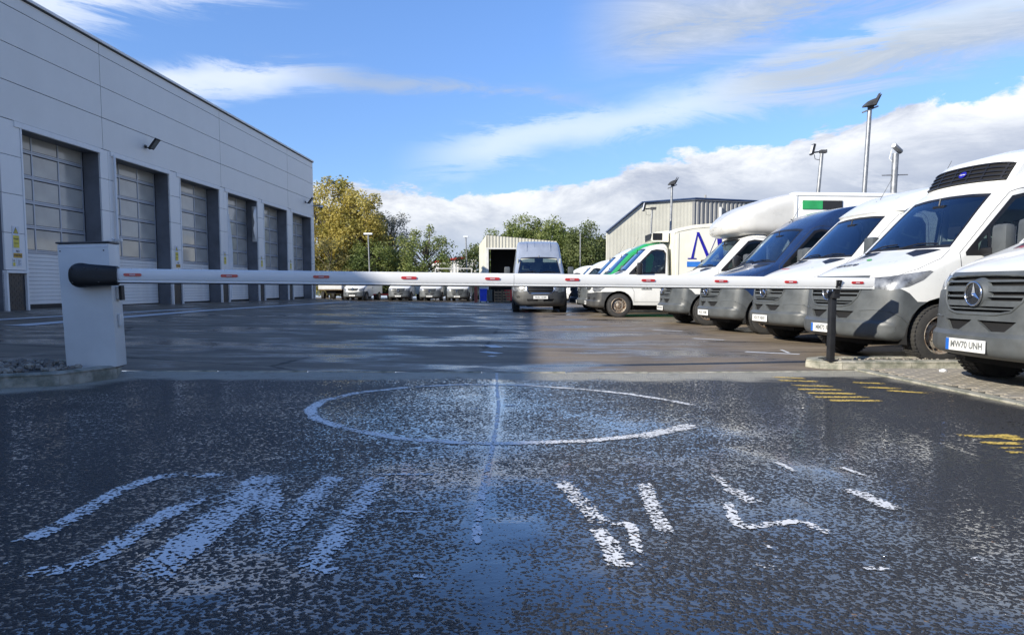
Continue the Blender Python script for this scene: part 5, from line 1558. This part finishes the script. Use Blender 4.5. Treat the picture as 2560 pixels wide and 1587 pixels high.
gr = unit_strip(.08, .96, -.68, .68, .006, .01, 'unit_grille', 'void', uo)
for i in range(5): unit_strip(.10 + i * .195, .165 + i * .195, -.67, .67, .026, .018, 'grille_bar', 'blackpl', uo)
for yy in (-.62, -.36, -.12, .14, .40, .62): unit_strip(.10, .94, yy - .012, yy + .012, .022, .014, 'grille_post', 'blackpl', uo)
ov = [on_unit(.52 + .15 * sin(2 * pi * k / 20), -.02 + .062 * cos(2 * pi * k / 20), .030) for k in range(20)]
lg = MB().add(ov, [tuple(range(20))]).build('unit_badge', 'inkblue', uo)
vs, fs = text_mesh('Carrier', .031, .0005, 'CENTER', .2)
MB().add([on_unit(.52 + v.y / .32, -.02 - v.x, .033) for v in vs], fs).build('lettering', 'plate', lg)
# V3 with moulded roof cap
v3, b3 = van(4.30, 12.8, 8, 'white van with moulded roof cap between the refrigerated van and the navy van', seed=13, aerial=(2.1, .1, 2.4), group='vans parked in the right-hand row')
hood_print(v3, b3, 'OCADO', .10, .55, .22, 'inkred', .003) if False else None
mb = MB()
for k in range(5): mb.box(.55, .60, .12 + k * .05, .145 + k * .05, 1.262, 1.268)
mb.build('bonnet_print', 'inkred', v3)
bmr = make_shell(NOSE + HIGH); fs_ = cut(bmr, [(-.84, 2.17), (.84, 2.17), (.84, 3), (-.84, 3)], 'front', lambda c, n: 1.7 < c.x < 3.6 and n.z > -.2)
vs, fs = extract([f for f in fs_ if f.calc_center_median().x < 3.5], .05, .07)
o = share('roof_cap', raw_mesh('roof_cap', vs, fs), 'white', v3); bmr.free()
# V4
v4, b4 = van(4.04, 15.6, 8, 'navy blue high roof van with grey bumper', body='navy', seed=14, aerial=(2.1, .45, 2.35), group='vans parked in the right-hand row')
# V5 box van with rounded pod
v5, b5 = van(3.83, 19.1, 4, 'white box van with big rounded grey pod over the cab', roof='low', mirror='blackpl', rear=7.0, seed=15, aerial=False, cat='box van', name='box_van', group='vans parked in the right-hand row')
bx = boxbody(v5, 2.98, 7.4, 1.05, .72, 3.25, 'offwhite')
MB().box(3.2, 3.7, -1.072, -1.051, 2.84, 3.05).build('green_panel', 'boxgreen', bx); MB().box(3.705, 4.2, -1.072, -1.051, 2.84, 3.05).build('black_panel', 'ink', bx)
pd = MB(); stn = [(1.36, 2.36, 2.46, .50), (1.38, 2.29, 2.54, .70), (1.45, 2.24, 2.64, .84), (1.56, 2.215, 2.74, .92), (1.72, 2.20, 2.85, .97), (1.95, 2.20, 2.96, 1.01), (2.25, 2.20, 3.07, 1.03), (2.6, 2.20, 3.18, 1.045), (2.98, 2.20, 3.25, 1.05)]
ns = 40; vs = []
for x_, za, zb_, w_ in stn:
    cz_ = (za + zb_) / 2; hz2 = (zb_ - za) / 2; ex = 2.6 + (x_ - 1.2) * 2.6
    for k in range(ns):
        t = 2 * pi * k / ns; c_, s_ = cos(t), sin(t); q = (abs(c_) ** ex + abs(s_) ** ex) ** (-1 / ex)
        zz = cz_ + hz2 * s_ * q; yy = w_ * c_ * q
        vs.append((x_ + .22 * (abs(yy) ** 2) * (1 - (x_ - 1.36) / 1.62), yy, zz))
pd.add(vs, [tuple(range(ns)), tuple((len(stn) - 1) * ns + k for k in range(ns))] + [(i * ns + k, i * ns + (k + 1) % ns, (i + 1) * ns + (k + 1) % ns, (i + 1) * ns + k) for i in range(len(stn) - 1) for k in range(ns)])
pd.build('roof_pod', 'pearl', v5, smooth=60)
# V6 refrigerated truck with a big letter
v6, b6 = van(2.39, 24.0, 0, 'white cab truck with cream cargo box bearing a large royal blue letter M', kind='old', roof='low', bump='bumper_dk', mirror='blackpl', rear=7.0, seed=16, aerial=False, cat='truck', name='box_truck', group='vans parked in the right-hand row')
bx = MB().prism([(2.58, .80), (2.58, 2.62), (2.70, 2.74), (3.2, 2.84), (4.2, 2.92), (7.2, 2.95), (7.2, .80)], -1.08, 1.08, 'y').build('cargo_box', 'cream', v6)
mb = MB()
for s in (1, -1):
    y0, y1 = (1.081, 1.098) if s > 0 else (-1.098, -1.081)
    mb.prism([(2.60, 2.58), (2.71, 2.70), (3.2, 2.80), (4.2, 2.88), (7.2, 2.91), (7.2, 2.84), (4.2, 2.81), (3.2, 2.73), (2.74, 2.64)], y0, y1, 'y').cbox(2.66, 2.74, y0, y1, .82, 2.60, .004).cbox(2.75, 7.2, y0, y1, .82, .90, .004)
mb.build('box_edge_rail', 'cream', bx); MB().box(2.0, 7.1, -.45, .45, .45, .79).build('subframe', 'void', v6)
MB().prism([(2.52, 2.35), (2.02, 2.36), (1.98, 2.42), (2.02, 2.60), (2.12, 2.66), (2.52, 2.70)], -.62, .62, 'y').build('cooling_unit', 'cream', v6)
mb = MB()
for i in range(4): mb.cbox(1.975, 2.02, -.50, .50, 2.42 + i * .05, 2.445 + i * .05, .004).cbox(2.02, 2.30, -.640, -.621, 2.42 + i * .05, 2.45 + i * .05, .004)
mb.cbox(1.985, 2.0, -.52, .52, 2.40, 2.62, .003).cbox(2.02, 2.32, -.628, -.6205, 2.40, 2.62, .003); mb.build('unit_grille', 'blackpl', v6)
# letter M, serif: built from strokes on the near side
yM = (-1.10, -1.0815); X0 = 3.02; Z0, Z1 = 1.80, 2.62
mb = MB()
for pl in ([(X0, Z0), (X0 + .26, Z0), (X0 + .26, Z0 + .03), (X0, Z0 + .03)], [(X0 + .10, Z0 + .03), (X0 + .17, Z0 + .03), (X0 + .30, Z1 - .04), (X0 + .27, Z1 - .04)],
           [(X0 + .255, Z1), (X0 + .33, Z1), (X0 + .66, Z0 + .10), (X0 + .60, Z0)], [(X0 + .60, Z0), (X0 + .64, Z0 + .10), (X0 + .93, Z1), (X0 + .89, Z1 - .08)],
           [(X0 + .87, Z1), (X0 + 1.0, Z1), (X0 + 1.10, Z0 + .03), (X0 + .96, Z0 + .03)], [(X0 + .88, Z0), (X0 + 1.18, Z0), (X0 + 1.18, Z0 + .03), (X0 + .88, Z0 + .03)]):
    k = len(mb.v); mb.prism(pl, yM[0] + .0008 * (len(mb.v) // 8), yM[1], 'y')
mb.build('letter', 'inkblue', bx); MB().box(X0 - .02, X0 + 1.2, -1.095, -1.0815, 1.56, 1.72).build('blue_bar', 'skyblue', bx)
mb = MB()
for k in range(9): mb.box(1.62 + k * .035, 1.645 + k * .035, -1.010, -1.004, .865, .89 + .008 * (k % 3))
for k in range(4): mb.box(1.62 + k * .035, 1.64 + k * .035, -1.010, -1.004, .92, .94)
mb.build('door_print', 'inkgrey', v6)
# beyond: green, white, navy, white
v7, _ = van(2.38, 27.4, 0, 'green van whose windscreen and roof show behind the truck with the letter M', body='green', seed=17, group='vans parked in the right-hand row')
v8, _ = van(2.38, 30.6, 0, 'white van just beyond the green van', seed=18, group='vans parked in the right-hand row')
v9, _ = van(2.75, 34.4, 0, 'navy van nose showing between the silver van and the letter M truck', roof='low', body='navy', rear=5.0, seed=19, bump='navy', aerial=False, group='vans parked in the right-hand row', zs=.80)
v10, _ = van(2.85, 44.5, 0, 'white high roof van side on to the camera right of the silver van', seed=20, bump='white', aerial=False, group='white vans parked beyond the silver van')
v11, _ = van(2.3, 51.5, 0, 'white van farthest beyond the silver van, roof corner showing', seed=21, bump='white', aerial=False, group='white vans parked beyond the silver van')
# silver van in the middle
vf, _ = van(1.03, 26.6, 90.5, 'silver high roof van facing the barrier in the middle of the yard', kind='ford', body='silver', bump='bumper_dk', mirror='bumper', seed=22, aerial=False, visors=True, hub=True)
mb = MB()
for yy in (-.45, -.16, .16, .45): mb.prism([(1.82, 2.30), (1.99, 2.505), (2.2, 2.625), (2.6, 2.705), (2.6, 2.69), (2.2, 2.60), (2.0, 2.48), (1.84, 2.28)], yy - .012, yy + .012, 'y')
mb.build('roof_ribs', 'silver', vf)
MB().lathe([(0, -.0), (.075, .0), (.08, .012)], (0.0, 0, 0), 'x', 20).xf(lambda v: Vector((v.x + .035, v.y * 1.0, v.z * .42 + 1.0))).build('badge', 'skyblue', vf)
vg = 'vans nose-on along the far side of the yard'
FAR = [(-9.85, 64.0, 84, 'white van with grey bumper, leftmost of the three matching far vans', 'new', 'white'), (-7.16, 64.2, 85, 'white van with grey bumper, middle of the three matching far vans', 'new', 'white'),
       (-4.74, 63.8, 86, 'white van with grey bumper, far van nearest the blue bin', 'new', 'white'), (-13.7, 63.5, 80, 'silver white van with orange rear side beside the last workshop door', 'old', 'white')]
for i, (x_, y_, ph, lab, kd, bd) in enumerate(FAR):
    o, _ = van(x_, y_, ph, lab, kind=kd, roof='low', body=bd, seed=30 + i, aerial=False, group=vg, zs=1., rear=5.4, z=g(x_, y_) + .0)
    MB().cbox(2.48, 4.9, -.95, .95, .55, 2.16 if i != 1 else 1.2, .03).build('load_body', 'offwhite' if i != 2 else 'greycar', o)
    if i == 3:
        MB().box(3.3, 4.9, .951, .962, .5, 2.1).build('orange_film', 'orange', o); MB().box(1.7, 3.2, .985, 1.0, .30, .52).build('chequer_sill', 'brickred', o)
o = empty('minibus', (-4.3, 72, -.3), R(86)); tag(o, 'dark grey green minibus tucked behind the far van nearest the blue bin', 'minibus')
MB().cbox(0, 6, -1.0, 1.0, .35, 2.1, .12).build('body', 'greycar', o, smooth=40)
MB().cbox(-.01, .06, -.85, .85, 1.2, 1.95, .02).cbox(.5, 5.6, .985, 1.008, 1.2, 1.85, .01).build('window', 'sideglass', o)
for sx in (1.0, 4.8): add_wheel(o, sx, .9); add_wheel(o, sx, -.9)
o = empty('flatbed_truck', (-15.7, 64, -.2), R(90)); tag(o, 'flatbed truck with low dropside body beside the last workshop door', 'truck')
MB().cbox(0, 4, -1.0, 1.0, .85, .93, .01).build('bed', 'wood', o)
for s in (-1.0, .96): MB().cbox(0, 4, s, s + .04, .94, 1.36, .01).build('side_board', 'clad_white', o)
MB().cbox(-.04, -.001, -1.0, 1.0, .94, 1.36, .01).build('tail_board', 'clad_white', o)
MB().box(.3, 5.6, -.4, .4, .55, .84).build('chassis', 'void', o); MB().cbox(4.1, 5.9, -.95, .95, .5, 2.0, .12).build('cab', 'white', o, smooth=40)
for sx in (1.2, 5.0): add_wheel(o, sx, .88); add_wheel(o, sx, -.88)
o = empty('chassis_truck', (-12.3, 69, -.3), R(80)); tag(o, 'bare chassis truck with dark running gear between the orange sided van and the next van', 'truck')
MB().box(0, 6, -.45, -.33, .6, .8).box(0, 6, .33, .45, .6, .8).box(.3, .5, -.45, .45, .62, .78).box(2.4, 2.6, -.45, .45, .62, .78).build('chassis', 'void', o)
MB().cbox(.9, 1.6, -.95, -.5, .4, .75, .05).cbox(2.9, 3.5, .5, .95, .4, .8, .05).build('tank', 'galv', o)
MB().cbox(4.3, 6.1, -1, 1, .6, 2.1, .15).build('cab', 'white', o, smooth=40); MB().cbox(-.02, .05, -.9, .9, .45, .6, .01).build('rear_bar', 'redtrim', o)
for sx in (1.4, 5.2): add_wheel(o, sx, .9); add_wheel(o, sx, -.9)

# ------------------------------------------------------------------ bits by the shed
o = empty('wheelie_bin', (-2.20, 57, -.27)); tag(o, 'bright blue wheelie bin beside the shed doorway', 'bin')
MB().box(-.24, .24, -.28, .28, .12, 1.0).xf(lambda v: Vector((v.x * (1 + .16 * v.z), v.y * (1 + .16 * v.z), v.z))).build('tub', 'binblue', o)
MB().cbox(-.31, .31, -.36, .34, 1.0, 1.07, .02).build('lid', 'binblue', o)
for s in (-.22, .22): MB().lathe([(0, -.03), (.1, -.03), (.1, .03), (0, .03)], (s, .26, .1), 'x', 12).build('wheel', 'rubber', o)
o = empty('wheelie_bin', (-1.72, 57.3, -.27)); tag(o, 'dark green bin beside the blue bin', 'bin')
MB().box(-.2, .2, -.28, .28, .1, .95).build('tub', 'greycar', o); MB().cbox(-.22, .22, -.3, .3, .95, 1.0, .01).build('lid', 'greycar', o)
o = empty('gate_post', (-2.75, 56.5, -.25)); tag(o, 'red brick coloured post left of the blue bin', 'post')
MB().cbox(-.12, .12, -.12, .12, 0, 1.3, .01).build('column', 'brickred', o); MB().cbox(-.15, .15, -.15, .15, 1.3, 1.36, .01).build('cap', 'concrete', o)
for i, x_ in enumerate((-1.1, -.45)):
    o = empty('pallet_crate', (x_, 57.6, -.29)); tag(o, 'wooden slatted crate in the shed doorway, ' + ('nearer the bins' if i == 0 else 'nearer the silver van'), 'crate', 'crates in the shed doorway')
    for k in range(4):
        MB().box(-.28, .28, -.3, -.28, .1 + k * .22, .22 + k * .22).build('slat', 'wood', o)
    for s in (-.28, 0, .25): MB().box(s, s + .05, -.275, -.24, 0, 1.0).build('stile', 'wood', o)
o = empty('red_skip', (.35, 58.3, -.32)); tag(o, 'low dark red container half hidden behind the silver van', 'container')
MB().box(-.9, .9, -.6, .6, .2, .95, .0, .0).xf(lambda v: Vector((v.x * (.8 + .25 * v.z), v.y, v.z))).build('tub', 'redtrim', o); MB().cbox(-.95, .95, -.65, .65, .95, 1.03, .02).build('rim', 'redtrim', o)
ap = sheet('apron', frange(-3.4, 4, .5), frange(0, 1, .1), lambda X, t: 52 + .25 * X + 10 * t, M['concrete'], dz=.012); tag(ap, kind='structure')
